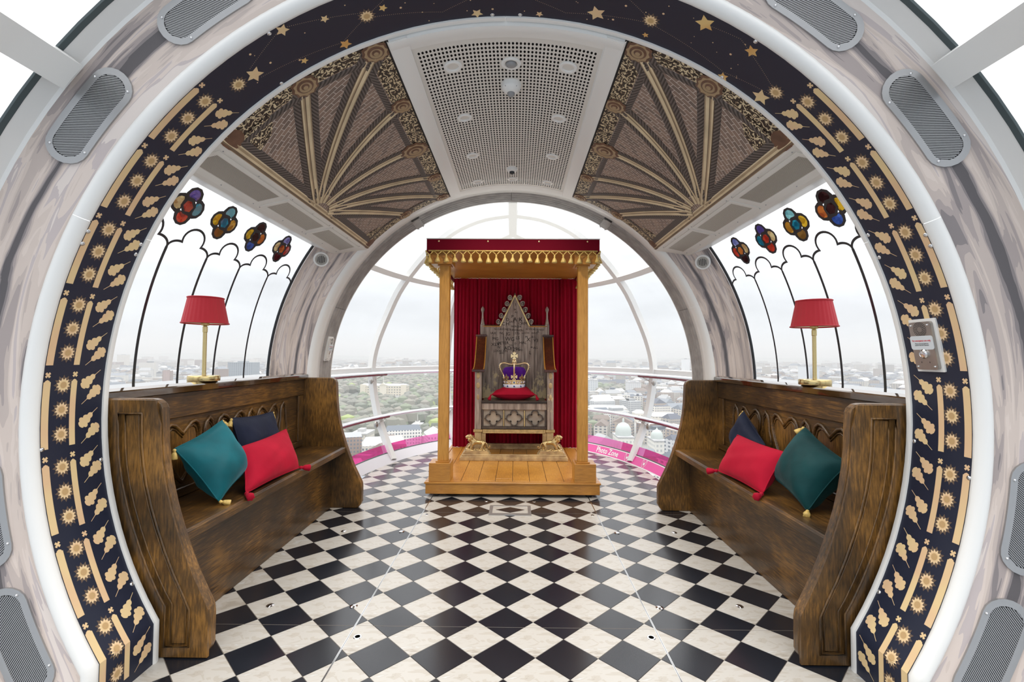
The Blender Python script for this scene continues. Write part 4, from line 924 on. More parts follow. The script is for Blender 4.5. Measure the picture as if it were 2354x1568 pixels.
for x in (CX0-.006, CX1+.006): L_(MB().tube([(x, CY0, 2.374), (x, CY1, 2.374)], .0065, 8), 'braid', M['tassel_gold'], True)
tb = MB()
for s_ in (-1, 1): tb.tube([(s_*.036, 0, 0), (s_*.012, 0, -.022), (0, 0, -.036)], .0042, 5)
tb.lathe([(.003, -.034), (.009, -.038), (.010, -.044), (.006, -.050), (.0085, -.054), (.010, -.056), (.0085, -.060)], 9)
tb.lathe([(.007, -.058), (.013, -.068), (.020, -.086), (.0245, -.104), (.0225, -.108), (0, -.106)], 14, rf=lambda a, h: 1+(.10*math.cos(7*a) if h < -.07 else 0))
tme = tb.mesh('tassel', M['tassel_gold'], True)
for i in range(21): inst(tme, 'tassel', cn, (CX0+.03+(CX1-CX0-.06)*i/20, CY0-.008, 2.368), (random.uniform(-.06, .06), random.uniform(-.07, .07), 0), (1, 1, random.uniform(.95, 1.06)), True)
for x in (CX0-.008, CX1+.008):
    for i in range(24): inst(tme, 'tassel', cn, (x, CY0+.04+(CY1-CY0-.08)*i/23, 2.368), (random.uniform(-.07, .07), random.uniform(-.05, .05), PI/2), (1, 1, random.uniform(.95, 1.06)), True)
mb = MB(); ph = [random.uniform(-.5, .5) for _ in range(60)]
def curt(u, v):
    x = -.842+1.650*u; k = u*33; j = int(k); amp = .020+.010*math.sin(j*2.3); w_ = math.sin(2*PI*k+ph[j % 60]*.6)*amp*(.75+.25*v)+.006*math.sin(2*PI*k*2.1+v*2)
    return (x+.004*math.sin(v*4+k), 6.275+w_*.85, .150+2.245*(1-v))
mb.grid(curt, 33*9, 10); L_(mb, 'curtain', M['velvet_red'], True)

# ================================================================== THRONE
XT, YF, YK = -.0245, 5.72, 6.20
th_ = empty('throne', (XT, 5.95, .148), cat='throne', label='old carved coronation chair of dark oak with gilt gable back and graffiti')
K_ = lambda mb, nm, mt, sm_=False, parent=None, **k: mb.build(nm, mt, parent or th_, sm_, world=True, **k)
ZP = .1485
# stepped gilt base frame
for (x0, x1, y0, y1) in ((-.626, .626, 5.455, 5.545), (-.626, .626, 6.14, 6.23), (-.626, -.536, 5.546, 6.139), (.536, .626, 5.546, 6.139)):
    mb = MB(); X_ = lambda q: XT+q
    mb.bbox(X_(x0), X_(x1), y0, y1, ZP, ZP+.034, .003); mb.bbox(X_(x0)+.006, X_(x1)-.006, y0+.006, y1-.006, ZP+.032, ZP+.048, .004); mb.bbox(X_(x0)+.022, X_(x1)-.022, y0+.02, y1-.02, ZP+.046, ZP+.066, .004); K_(mb, 'base_rail', M['gilt_wood'])
def boxp(nm, x0, x1, y0, y1, z0, z1, mt, b=.004, both=True, **k):
    for s_ in ((-1, 1) if both else (1,)):
        a, c = sorted((XT+s_*x0, XT+s_*x1)); K_(MB().bbox(a, c, y0, y1, z0, z1, b), nm, mt, **k)
ZL = ZP+.066
boxp('front_leg', .395, .477, YF, YF+.09, ZL, .44, M['gilt_wood']); boxp('rear_leg', .395, .477, YK-.05, YK+.04, ZL, .44, M['gilt_wood'])
boxp('leg_fillet', .345, .394, YF+.015, YF+.06, ZL, .43, M['gilt_wood'])
boxp('leg_collar', .384, .492, YF-.014, YF+.095, .436, .468, M['gold'])
K_(MB().bbox(XT-.384, XT+.384, YF+.004, YF+.06, .420, .468, .004), 'lower_rail', M['gold']); K_(MB().bbox(XT-.36, XT+.36, YF-.006, YF+.01, .442, .462, .003), 'rail_bead', M['gold'])
boxp('side_rail', .40, .47, YF+.1, YK-.06, .42, .468, M['gilt_wood'])
# side posts and arms
boxp('arm_post', .400, .478, YF-.004, YF+.085, .468, 1.165, M['throne_low'])
for z, w_, h in ((1.12, .022, .040), (1.00, .024, .036), (.86, .016, .034)):
    for s_ in (-1, 1):
        mb = MB(); mb.ball((XT+s_*.439, YF-.004, z), (w_, .004, h), 10, 7); K_(mb, 'gilt_patch', M['gilt_wood'], True)
boxp('side_panel', .415, .455, YF+.08, YK, .468, 1.16, M['throne_dark'])
for s_ in (-1, 1):
    n = 14; mb = MB(); arm = []
    for i in range(n+1):
        t = i/n; y = YF-.03+(YK-.02-YF+.03)*t; z = 1.168+.028*(1-t)+.46*(t**2.1); arm.append((y, z))
    for (xa, xb, dz, nm, mt) in ((.376, .500, .0, 'arm_top', M['arm_red']), (.370, .382, .006, 'arm_edge', M['oak_x']), (.494, .506, .006, 'arm_edge', M['oak_x'])):
        mb = MB()
        for (y, z) in arm: mb.v += [(XT+s_*xa, y, z+dz), (XT+s_*xb, y, z+dz), (XT+s_*xb, y, z-.026), (XT+s_*xa, y, z-.026)]
        for i in range(n):
            for j in range(4): mb.f.append((i*4+j, i*4+(j+1) % 4, i*4+4+(j+1) % 4, i*4+4+j)); mb.m.append(0)
        mb.f += [(0, 1, 2, 3), (n*4+3, n*4+2, n*4+1, n*4)]; mb.m += [0, 0]; K_(mb, nm, mt, 40)
    K_(MB().bbox(min(XT+s_*.36, XT+s_*.512), max(XT+s_*.36, XT+s_*.512), YF-.045, YF-.02, 1.165, 1.196, .004), 'arm_nose', M['arm_red'])
    K_(MB().bbox(min(XT+s_*.366, XT+s_*.51), max(XT+s_*.366, XT+s_*.51), YK-.045, YK+.0, 1.612, 1.640, .004), 'arm_cap', M['arm_red'])
    mb = MB(); pts = [(YF+.08, 1.15)]+[(y, z-.026) for y, z in arm if y > YF+.08]+[(YK-.02, 1.15)]
    mb.prism(pts, lambda y, z: (XT+s_*.418, y, z), lambda y, z: (XT+s_*.452, y, z)); K_(mb, 'side_wing', M['throne_dark'])
# seat and quatrefoil front
K_(MB().bbox(XT-.397, XT+.397, YF+.006, YK-.02, .782, .800, .004), 'seat_board', M['throne_dark']); K_(MB().bbox(XT-.397, XT+.397, YF-.014, YF+.05, .798, .818, .006), 'seat_nosing', M['throne_dark']); K_(MB().bbox(XT-.39, XT+.39, YF+.05, YK-.02, .80, .812, .003), 'seat_top', M['throne_dark'])
K_(MB().bbox(XT-.395, XT+.395, YF+.05, YF+.07, .47, .782, .002), 'front_stone', M['sandstone'])
K_(MB().bbox(XT-.395, XT+.395, YF+.018, YF+.05, .705, .782, .003), 'front_rail', M['throne_low']); K_(MB().bbox(XT-.395, XT+.395, YF+.018, YF+.05, .470, .505, .003), 'front_rail', M['throne_dark'])
for x in (-.395, -.137, .115, .373): K_(MB().bbox(XT+x, XT+x+.022, YF+.018, YF+.05, .5055, .7045, .003), 'front_stile', M['throne_dark'])
for x in (-.126, .126): K_(MB().bbox(XT+x-.007, XT+x+.007, YF+.010, YF+.02, .505, .700, .003), 'gilt_stile', M['gold'])
def foil2(r, off, k=6):
    out = []
    for q in range(4):
        ac = q*PI/2
        for i in range(k+1): a = ac+math.radians(-112+224*i/k); out.append((off*math.cos(ac)+r*math.cos(a), off*math.sin(ac)+r*math.sin(a)))
    return out
for k in (-1, 0, 1):
    cx = XT+k*.254; F_ = lambda y: (lambda u, v: (cx+u, y, .605+v))
    mb = MB(); mb.frame(foil2(.050, .050), foil2(.038, .050), F_(YF+.048), F_(YF+.016)); K_(mb, 'quatrefoil_moulding', M['throne_dark'])
    mb = MB()
    for a in range(4):
        d = a*PI/2; mb.tube([(cx+.088*math.cos(d), YF+.030, .605+.088*math.sin(d)), (cx+.108*math.cos(d), YF+.030, .605+.108*math.sin(d))], .012, 6)
    K_(mb, 'tracery_stub', M['throne_dark'])
# gabled back
SH, AP, HWB, GB = 1.762, 2.195, .448, .205
outl = [(-HWB, .80), (HWB, .80), (HWB, SH), (GB, SH), (0, AP), (-GB, SH), (-HWB, SH)]
mb = MB(); mb.prism(outl, lambda x, z: (XT+x, YK+.03, z), lambda x, z: (XT+x, YK, z)); bk = K_(mb, 'back_panel', M['throne'])
for s_ in (-1, 1):
    for a, b in (((s_*.425, SH-.012), (s_*(GB-.012), SH-.012)), ((s_*(GB-.012), SH-.012), (0, AP-.028))):
        K_(MB().tube([(XT+a[0], YK-.004, a[1]), (XT+b[0], YK-.004, b[1])], .0095, 6), 'gilt_edge', M['gold'])
        K_(MB().tube([(XT+a[0], YK-.001, a[1]+.014), (XT+b[0], YK-.001, b[1]+.014)], .0055, 5), 'dark_edge', M['throne_dark'])
    for k in range(5):                                         # crockets climbing the gable
        t = .06+.185*k; x, z = s_*(GB*(1-t)+.024), SH+(AP-SH)*t+.022
        mb = MB(); cr_ = [(.030*math.cos(a)*(1+.25*math.cos(a-1.9*s_)), .036*math.sin(a)) for a in [2*PI*i/14 for i in range(14)]]
        mb.prism(cr_, lambda u, v: (XT+x+u, YK+.024, z+v+abs(u)*.2), lambda u, v: (XT+x+u, YK-.006, z+v+abs(u)*.2)); o = K_(mb, 'crocket', M['throne_low'])
        K_(MB().tube([(XT+x+.015*math.cos(a), YK-.008, z+.018*math.sin(a)) for a in [math.radians(d) for d in range(-60, 241, 30)]], .0035, 5), 'crocket_line', M['ink'], parent=o)
    x = XT+s_*(HWB-.022)
    K_(MB().bbox(x-.028, x+.028, YK-.010, YK+.03, 1.62, 1.775, .004), 'back_post', M['throne'])
    K_(MB().lathe([(.026, 1.775), (.022, 1.80), (.0125, 1.86), (.0115, 1.925), (.016, 1.945), (.022, 1.965), (.020, 1.985), (.010, 2.005), (0, 2.018)], 12, c=(x, YK+.008, 0)), 'pinnacle', M['throne_low'], 50)
for x in (-.143, -.012, .040, .262): K_(MB().box(XT+x-.0016, XT+x+.0016, YK-.0012, YK+.001, .82, SH-.02 if abs(x) > .1 else SH+.1), 'plank_joint', M['ink'])
GR = [('A', 1184, 735, 11), ('K', 1197, 735, 11), ('P', 1178, 728, 8), ('H', 1184, 712, 6), ('AC', 1187, 718, 4.5), ('D', 1167, 735, 8), ('H', 1167, 745, 9), ('C', 1157, 745, 9), ('XAG', 1176, 740, 5), ('ORM', 1202, 744, 7), ('MERCER', 1187, 751, 5), ('N CURZON', 1151, 757, 4.5), ('STRAVENEN', 1184, 759, 5.5), ('ACTM', 1215, 757, 4), ('ORDAINED', 1236, 758, 4.5), ('A', 1237, 763, 6), ('IAX', 1134, 766, 6.5), ('NL', 1153, 766, 6), ('JG', 1168, 768, 8), ('1773', 1187, 767, 6), ('AUSTIN', 1208, 766, 4), ('WEZL', 1229, 766, 4.5), ('MG', 1139, 779, 7.5), ('WG', 1172, 780, 10), ('LS', 1190, 777, 8), ('M', 1210, 775, 6), ('X', 1215, 781, 10), ('AC', 1226, 775, 5.5), ('V3', 1232, 783, 8.5), ('XLV', 1139, 792, 8.5), ('PETER', 1157, 789, 7.5), ('HAL', 1202, 788, 7), ('IV', 1147, 799, 6.5), ('AD', 1167, 801, 9.5), ('DD', 1174, 794, 4.5), ('1296', 1184, 803, 9.5), ('AD', 1198, 805, 4.5), ('J.DEACON', 1151, 807, 5.5), ('1800', 1152, 812, 4.5), ('AG', 1231, 800, 6), ('L', 1219, 811, 9), ('I', 1185, 700, 7), ('+', 1222, 799, 9), ('D', 1185, 790, 5)]
for i, (s_, px, py, h) in enumerate(GR):
    v, f = text_mesh(s_, h*1.25*YK/FPX, bold=0); q = atY(px, py, YK-.0018); a = random.uniform(-.06, .06)
    mb = MB(); mb.add([(q.x+x*math.cos(a)-y*math.sin(a), q.y, q.z+x*math.sin(a)+y*math.cos(a)) for x, y, z in v], f); K_(mb, 'carved_inscription', M['ink'], parent=bk)
# lions at the front corners
def lion(s_):
    lb = 'gilt lion statuette facing %s at the %s front corner of the throne base' % (('left', 'left') if s_ < 0 else ('right', 'right'))
    cx, cy, z0 = XT+s_*.44, 5.585, ZL+.0
    e = empty('lion_foot', (cx, cy, z0), parent=None); par(e, th_, True); e['label'] = lb
    mb = MB(); pl = [(-.165, 0), (.165, 0), (.15, .016), (.15, .026), (.132, .034), (.132, .046), (-.132, .046), (-.132, .034), (-.15, .026), (-.15, .016)]
    mb.prism(pl, lambda x, z: (cx+x, cy-.075, z0+z-.012), lambda x, z: (cx+x, cy+.07, z0+z-.012)); mb.build('lion_plinth', M['gilt_wood'], e, world=True)
    mb = MB(); random.seed(3)
    for i in range(22): mb.ball((cx+random.uniform(-.12, .12), cy+random.uniform(-.055, .05), z0+.036), (random.uniform(.015, .03), .018, .012), 7, 5)
    mb.build('rock_base', M['gold'], e, True, world=True)
    # skin-modifier body: joints with radii (x towards the head)
    J = [(-.075, 0, .125, .026), (-.035, 0, .128, .027), (.010, 0, .130, .030), (.045, 0, .138, .036), (.072, 0, .168, .040), (.092, 0, .192, .031), (.112, 0, .190, .024), (.128, 0, .182, .016),   # 0-7 spine, mane, head, muzzle
         (.048, -.022, .100, .018), (.060, -.026, .070, .013), (.068, -.028, .046, .015),                # near fore leg
         (.062, .022, .100, .018), (.092, .026, .072, .013), (.108, .028, .048, .015),                    # far fore leg, stepping out
         (-.075, -.022, .098, .020), (-.060, -.026, .074, .012), (-.070, -.026, .046, .014),
         (-.085, .022, .098, .020), (-.098, .026, .074, .012), (-.092, .026, .046, .014),
         (-.098, 0, .128, .009), (-.120, 0, .108, .007), (-.128, 0, .078, .006), (-.142, 0, .058, .006), (-.158, 0, .072, .008), (-.150, 0, .090, .010),
         (.078, -.026, .140, .026), (.078, .026, .140, .026), (.060, 0, .205, .030), (.088, 0, .216, .022), (.100, -.016, .214, .008), (.100, .016, .214, .008), (.122, 0, .172, .012)]
    E_ = [(0, 1), (1, 2), (2, 3), (3, 4), (4, 5), (5, 6), (6, 7), (3, 8), (8, 9), (9, 10), (3, 11), (11, 12), (12, 13), (0, 14), (14, 15), (15, 16), (0, 17), (17, 18), (18, 19), (0, 20), (20, 21), (21, 22), (22, 23), (23, 24), (24, 25), (4, 26), (4, 27), (4, 28), (28, 29), (5, 30), (5, 31), (6, 32)]
    me = bpy.data.meshes.new('lion_body'); me.from_pydata([(cx+s_*x, cy+y, z0+z-.004) for x, y, z, r in J], E_, []); me.materials.append(M['gold'])
    o = bpy.data.objects.new('lion_body', me); link(o); par(o, e, True)
    md = o.modifiers.new('skin', 'SKIN'); md.use_smooth_shade = True
    for i, q in enumerate(me.skin_vertices[0].data): q.radius = (J[i][3], J[i][3]); q.use_root = (i == 1)
    o.modifiers.new('sub', 'SUBSURF').render_levels = 2; o.modifiers['sub'].levels = 2
    mb = MB(); random.seed(9)
    for i in range(26):                                        # mane locks
        a = random.uniform(-PI*.95, PI*.35); t = random.uniform(0, 1); b = random.uniform(-1, 1)
        c0 = Vector((.068+.016*t+.036*math.cos(a+2.2)*.6, b*.036, .170+.042*math.sin(a+2.4)))
        mb.tube([(cx+s_*(c0.x), cy+c0.y, z0+c0.z), (cx+s_*(c0.x-.012), cy+c0.y*1.12, z0+c0.z-.02), (cx+s_*(c0.x-.018), cy+c0.y*1.1, z0+c0.z-.042)], lambda t_: .0095*(1-.75*t_), 6)
    mb.build('mane', M['gold'], e, True, world=True)
lion(-1); lion(1)
random.seed(11)

# ================================================================== CUSHIONS
def tassel_parts(e, p, d, mt, k=1., parent_world=True):
    """tassel hanging from corner p along direction d"""
    d = Vector(d).normalized(); q = Vector((0, 0, -1)).rotation_difference(d).to_matrix(); mb = MB()
    t_ = MB(); t_.lathe([(.004, 0), (.010, -.006), (.011, -.012), (.007, -.018), (.009, -.022)], 9); t_.lathe([(.008, -.020), (.014, -.032), (.019, -.060), (.017, -.066), (0, -.064)], 12, rf=lambda a, h: 1+.12*math.cos(6*a))
    mb.add([Vector(p)+q @ (Vector(v)*k) for v in t_.v], t_.f); return mb.build('tassel', mt, e, True, world=True)
def pillow(name, corners, thick, mt, label, tas=None, tk=1., slump=0, group=None, piping=None, seed=0, front=1):
    """soft cushion spanned by four corners (world), bulging both ways"""
    A, B, Cc, D = [Vector(q) for q in corners]; cen = (A+B+Cc+D)/4; nr = ((B-A).cross(D-A)).normalized()*front
    e = empty(name, (cen.x, cen.y, min(q.z for q in (A, B, Cc, D))), label=label, cat='cushion', group=group)
    rnd = random.Random(seed); kx = [rnd.uniform(0, 6) for _ in range(6)]
    def P(u, v, s_):
        a, b = 2*u-1, 2*v-1
        pin = .10*(1-abs(a)**3*abs(b)**3)                      # edges draw in between the corners
        uu = .5+.5*a*(1-pin*(1-b*b)*.55); vv = .5+.5*b*(1-pin*(1-a*a)*.55)
        p_ = A*(1-uu)*(1-vv)+B*uu*(1-vv)+Cc*uu*vv+D*(1-uu)*vv
        h = (max(0, 1-abs(a)**2.6)*max(0, 1-abs(b)**2.6))**.55
        wr = .020*math.sin(5*u+3*v+kx[0])*math.sin(4*v-2*u+kx[1])+.011*math.sin(11*u-7*v+kx[2])*math.sin(9*v+kx[3])+.004*math.sin(23*(u+v)+kx[4])*abs(a)
        return p_+nr*s_*(thick/2*h*(1+slump*(-b)*.5)+wr*h*(1 if s_ > 0 else .4))
    mb = MB(); n = 26
    mb.grid(lambda u, v: P(u, v, 1), n, n); mb.grid(lambda u, v: P(v, u, -1), n, n)
    mb.build('cushion_cover', mt, e, True, world=True)
    rim = [P(i/14, 0, 0) for i in range(14)]+[P(1, i/14, 0) for i in range(14)]+[P(1-i/14, 1, 0) for i in range(14)]+[P(0, 1-i/14, 0) for i in range(14)]
    MB().tube(rim, .0035, 6, closed=True).build('piping', mt, e, True, world=True)
    for i, q in enumerate((A, B, Cc, D)):
        if tas and tas[i]: tassel_parts(e, q, tas[i], tas[4], tk)
    return e
G_ = M['tassel_gold']; R_ = M['cushion_red']
zs = .562
pillow('scatter_cushion', [(-1.60, 2.545, zs+.005), (-1.66, 2.90, .64), (-1.80, 2.875, .955), (-1.795, 2.47, .862)], .20, M['cushion_teal'], 'large teal velvet cushion with gold tassels on the left pew', [(.4, .25, -.15), None, (0, .5, -.5), (0, 0, -1), G_], .85, .3, seed=1, front=-1)
pillow('scatter_cushion', [(-1.745, 3.05, zs), (-1.745, 3.55, zs), (-1.850, 3.575, .925), (-1.845, 3.045, .945)], .13, M['cushion_navy'], 'dark navy velvet cushion leaning behind the red one on the left pew', [None, None, (0, .1, -1), (0, -.4, -1), G_], .85, .1, seed=2, front=-1)
pillow('scatter_cushion', [(-1.555, 2.72, zs), (-1.535, 3.34, zs), (-1.725, 3.53, .800), (-1.705, 2.915, .785)], .15, R_, 'oblong crimson cushion with red tassels on the left pew', [(.6, -.5, -.12), (.5, .4, -.1), None, (.3, -.3, -1), R_], 1.15, .2, seed=3, front=-1)
pillow('scatter_cushion', [(1.525, 2.495, zs), (1.70, 2.44, .82), (1.725, 2.84, .945), (1.555, 2.875, .64)], .22, M['cushion_green'], 'large bottle green velvet cushion with gold tassels on the right pew', [(-.3, -.4, -.1), None, (-.5, .2, -.4), None, G_], .9, .3, seed=4, front=-1)
pillow('scatter_cushion', [(1.60, 3.42, zs), (1.70, 3.24, .765), (1.725, 3.60, .955), (1.675, 3.70, .72)], .15, M['cushion_navy'], 'dark navy velvet cushion stood on its corner on the right pew', [None, None, (-.4, .1, -1), None, G_], .8, .1, seed=5, front=-1)
pillow('scatter_cushion', [(1.425, 3.35, zs), (1.450, 2.80, zs), (1.605, 2.82, .795), (1.600, 3.43, .80)], .15, R_, 'oblong crimson cushion with red tassels on the right pew', [(-.5, .3, -.1), (-.6, -.4, -.1), (-.2, -.5, -1), None, R_], 1.15, .2, seed=6, front=-1)
# crown cushion on the throne seat
tc_ = pillow('throne_cushion', [(XT-.285, 5.775, .885), (XT+.265, 5.775, .885), (XT+.21, 6.13, .90), (XT-.23, 6.13, .90)], .165, R_, 'flat crimson cushion with red tassels on the throne seat', [(-.35, -.2, -1), (.35, -.2, -1), None, None, R_], 1.05, seed=8)

# ================================================================== CROWN
KX, KY, KZ = XT-.003, 5.955, .966
kr_ = empty('crown', (KX, KY, KZ), cat='crown', label='gold crown with purple velvet cap and ermine band on the red cushion')
Q_ = lambda mb, nm, mt, sm_=False, parent=None: mb.build(nm, mt, parent or kr_, sm_)
Q_(MB().lathe([(.110, -.006), (.136, -.004), (.140, .014), (.138, .036), (.130, .042), (.110, .040)], 36, rf=lambda a, h: 1+.008*math.sin(17*a)), 'ermine_band', M['ermine'], True)
mb = MB()
for k in range(10):
    a = -PI/2+k*2*PI/10; mb.ball((.139*math.cos(a), .139*math.sin(a), .018), (.006+.004*abs(math.sin(a)), .006+.004*abs(math.cos(a)), .011), 8, 6); mb.ball((.139*math.cos(a+.07), .139*math.sin(a+.07), .012), .005, 6, 4)
Q_(mb, 'ermine_spots', M['gem_blue'], True)
Q_(MB().lathe([(.124, .038), (.131, .040), (.131, .046), (.126, .050), (.126, .080), (.131, .084), (.135, .090), (.134, .096), (.122, .098), (.118, .060)], 40), 'circlet', M['gilt_pale'], 40)
for k in range(16):
    a = -PI/2+k*2*PI/16; c = (.127*math.cos(a), .127*math.sin(a), .065)
    Q_(MB().ball(c, .0125, 10, 7), 'jewel_setting', M['pearl'], True); Q_(MB().ball((c[0]*1.075, c[1]*1.075, .065), .0065 if k else .010, 8, 6), 'jewel', M['gem_blue' if k % 2 == 0 else 'gem_red'], True)
Q_(MB().lathe([(.112, .095), (.124, .12), (.140, .165), (.146, .20), (.138, .232), (.112, .250), (.06, .258), (.0, .245)], 40, rf=lambda a, h: 1+.035*math.sin(8*a+h*20)*(1 if h > .1 else 0)), 'velvet_cap', M['purple'], True)
PAT = []
for k in range(4):
    a = k*PI/2
    for (r, d) in ((.010, -45), (.044, -31), (.040, 0), (.044, 31)): PAT.append((r*math.cos(a+math.radians(d)), r*math.sin(a+math.radians(d))))
def standing(pts, az, r, zc, lean, dp=.006, sc_=1):
    mb = MB(); ca, sa = math.cos(az), math.sin(az)
    T = lambda dr: (lambda u, v: ((r+dr+lean*(v*sc_))*ca-u*sc_*sa, (r+dr+lean*(v*sc_))*sa+u*sc_*ca, zc+v*sc_))
    mb.prism(pts, T(-dp), T(dp)); return mb
for k in range(4):
    az = -PI/2+k*PI/2
    cpn = Q_(standing(PAT, az, .131, .136, .12), 'cross_pattee', M['gilt_pale']); Q_(MB().ball((.141*math.cos(az), .141*math.sin(az), .136), .008, 8, 6), 'jewel', M['gem_blue'], True)
    az2 = az+PI/4; FL = [(-.010, -.036), (-.016, -.020), (-.034, -.022), (-.040, -.004), (-.030, .012), (-.018, .006), (-.016, -.008), (-.012, .018), (0, .046), (.012, .018), (.016, -.008), (.018, .006), (.030, .012), (.040, -.004), (.034, -.022), (.016, -.020), (.010, -.036)]
    Q_(standing(FL, az2, .131, .130, .10, sc_=.95), 'fleur_de_lis', M['gilt_pale']); Q_(MB().ball((.142*math.cos(az2), .142*math.sin(az2), .125), (.006, .006, .012), 8, 6), 'jewel', M['gem_red'], True)
    pr = [(.128, .10), (.140, .16), (.165, .205), (.182, .245), (.176, .282), (.150, .302), (.110, .303), (.065, .290), (.0, .286)]
    pts = sm(pr, 3); Q_(MB().tube([(r*math.cos(az), r*math.sin(az), z) for r, z in pts], .0145, 8, sq=.75), 'crown_arch', M['gilt_pale'], True)
    mb = MB()
    for i in range(1, len(pts)-3, 2):
        r, z = pts[i]; mb.ball(((r+.012)*math.cos(az), (r+.012)*math.sin(az), z+.004), .005, 6, 4)
    Q_(mb, 'arch_pearls', M['pearl'], True)
Q_(MB().lathe([(.014, .285), (.022, .296), (.030, .316), (.030, .330), (.020, .346), (.008, .352)], 16), 'monde', M['gilt_pale'], True)
mb = MB(); mb.prism([(x*1.12, z*1.12) for x, z in PAT], lambda u, v: (u, -.006, .394+v), lambda u, v: (u, .006, .394+v)); mb.ball((0, 0, .442), .008, 8, 6); Q_(mb, 'top_cross', M['gilt_pale'])
Q_(MB().ball((0, -.200*.0-.150, .300), (.013, .008, .013), 10, 7), 'jewel', M['pearl'], True); Q_(MB().ball((0, -.186, .232), (.007, .006, .010), 8, 6), 'jewel', M['gem_green'], True)

# ================================================================== PEWS
PROF = [(1.893, 1.155), (1.612, 1.155), (1.588, 1.150), (1.570, 1.136), (1.561, 1.115), (1.557, 1.04), (1.553, .95), (1.543, .86), (1.527, .77), (1.502, .67), (1.470, .57), (1.434, .47), (1.392, .37), (1.348, .28), (1.330, .245), (1.319, .22), (1.315, .19), (1.315, .055), (1.322, .035), (1.340, .012), (1.360, 0.), (1.66, 0.), (1.893, .47)]
def inset(off_f, off_b):
    fr = [(a, z) for a, z in PROF if 1.04 >= z >= .19 and a < 1.58 and not (z < .3 and a > 1.5)]
    out = [(1.557+off_b, 1.09), (1.557+off_f, 1.09)]+[(a+off_f, z) for a, z in fr if z > .25]+[(1.318+off_f, .215), (1.318+off_f, .052), (1.318+off_b, .052), (1.318+off_b, .23)]
    out += [(a+off_b, z) for a, z in reversed(fr) if z > .25]
    return out
def pew(sd):
    nm = 'left' if sd > 0 else 'right'
    e = empty('church_pew', (XC-sd*1.6, 3.15, 0), cat='pew', label='dark carved oak pew with shaped ends and top shelf, along the %s window' % nm)
    X = lambda a: XC-sd*a
    B_ = lambda mb, n_, mt, s_=False, parent=None: mb.build(n_, mt, parent or e, s_, world=True)
    bx = lambda n_, a0, a1, y0, y1, z0, z1, mt, b=.004, parent=None: B_(MB().bbox(min(X(a0), X(a1)), max(X(a0), X(a1)), y0, y1, z0, z1, b), n_, mt, parent=parent)
    for y0, y1, face in ((2.128, 2.185, -1), (4.205, 4.26, -1)):
        near = y0 < 3
        P_ = PROF if sd > 0 else list(reversed(PROF))
        mb = MB(); b = .006                                    # slab with eased edges
        cz = (1.56, .55); sh = lambda a, z, k: (cz[0]+(a-cz[0])*(1-k/.25), cz[1]+(z-cz[1])*(1-k/.55))
        lay = [(y0+(.012 if near else 0), .006), (y0+(.012 if near else 0)+b, 0), (y1-b, 0), (y1, .006)]; n = len(P_)
        for y, k in lay: mb.v += [(X(sh(a, z, k)[0]), y, max(0, sh(a, z, k)[1])) for a, z in P_]
        for i in range(3):
            for j in range(n): mb.f.append((i*n+j, i*n+(j+1) % n, (i+1)*n+(j+1) % n, (i+1)*n+j)); mb.m.append(0)
        mb.f += [tuple(reversed(range(n))), tuple(3*n+j for j in range(n))]; mb.m += [0, 0]
        ep = B_(mb, 'end_panel', M['pew_z'])
        if near:                                               # raised frame round a sunk panel
            ii = inset(.085, .195); n2 = len(ii)
            # sample the outer outline at the same count, by angle around the panel centre line
            def resample(poly, k):
                d = [0]
                for p_, q_ in zip(poly, poly[1:]+poly[:1]): d.append(d[-1]+math.dist(p_, q_))
                out = []
                for i in range(k):
                    t = d[-1]*i/k
                    j = max(q for q in range(len(d)) if d[q] <= t+1e-9); j = min(j, len(poly)-1); p_, q_ = poly[j], poly[(j+1) % len(poly)]; l = math.dist(p_, q_) or 1; f_ = (t-d[j])/l
                    out.append((p_[0]+(q_[0]-p_[0])*f_, p_[1]+(q_[1]-p_[1])*f_))
                return out
            outer = [(1.858, 1.153), (1.60, 1.153), (1.575, 1.140), (1.563, 1.115)]
            left = [(a, z) for a, z in PROF[5:17]]
            fr = [(1.858, 1.150), (1.585, 1.150)]+[(a+.003, z) for a, z in PROF if 1.04 >= z > .25 and a < 1.58]+[(1.319, .215), (1.319, .006), (1.60, .006), (1.645, .23)]
            bk_ = [(min(1.858, 1.66+.24*max(0, z-.23)/.42), z) for a, z in reversed([(a, z) for a, z in PROF if 1.04 >= z > .25 and a < 1.58])]
            fr += bk_
            if len(fr) == n2:
                mb = MB(); f1, f2 = (fr, ii)
                mb.frame(f1, f2, lambda a, z: (X(a), y0+.014, z), lambda a, z: (X(a), y0, z)); B_(mb, 'end_frame', M['pew_z'], parent=ep)
                lip = [(X(a), y0-.001, z) for a, z in ii]
                B_(MB().tube(lip, .0055, 6, closed=True), 'panel_moulding', M['pew_z'], True, ep)
                ii2 = inset(.108, .172); B_(MB().tube([(X(a), y0+.011, z*.985+.008) for a, z in ii2], .004, 6, closed=True), 'panel_moulding', M['pew_z'], True, ep)
    y0, y1 = 2.186, 4.204
    bx('seat', 1.470, 1.86, y0, y1, .487, .545, M['pew_y'], .008); bx('seat_nosing', 1.462, 1.474, y0, y1, .492, .540, M['pew_y'], .005)
    bx('kick_board', 1.588, 1.622, y0, y1, .0, .487, M['pew_y'])
    bx('back_board', 1.868, 1.892, y0-.02, y1+.02, .50, 1.14, M['pew_y']); bx('top_rail', 1.846, 1.870, y0, y1, 1.0, 1.145, M['pew_y'], .006); bx('lower_rail', 1.850, 1.870, y0-.01, y1+.01, .546, .60, M['pew_y'], .005)
    bx('back_stile', 1.850, 1.870, y1-.09, y1-.001, .60, 1.0, M['pew_z'], .004); bx('back_stile', 1.850, 1.870, y0+.001, y0+.05, .60, 1.0, M['pew_z'], .004)
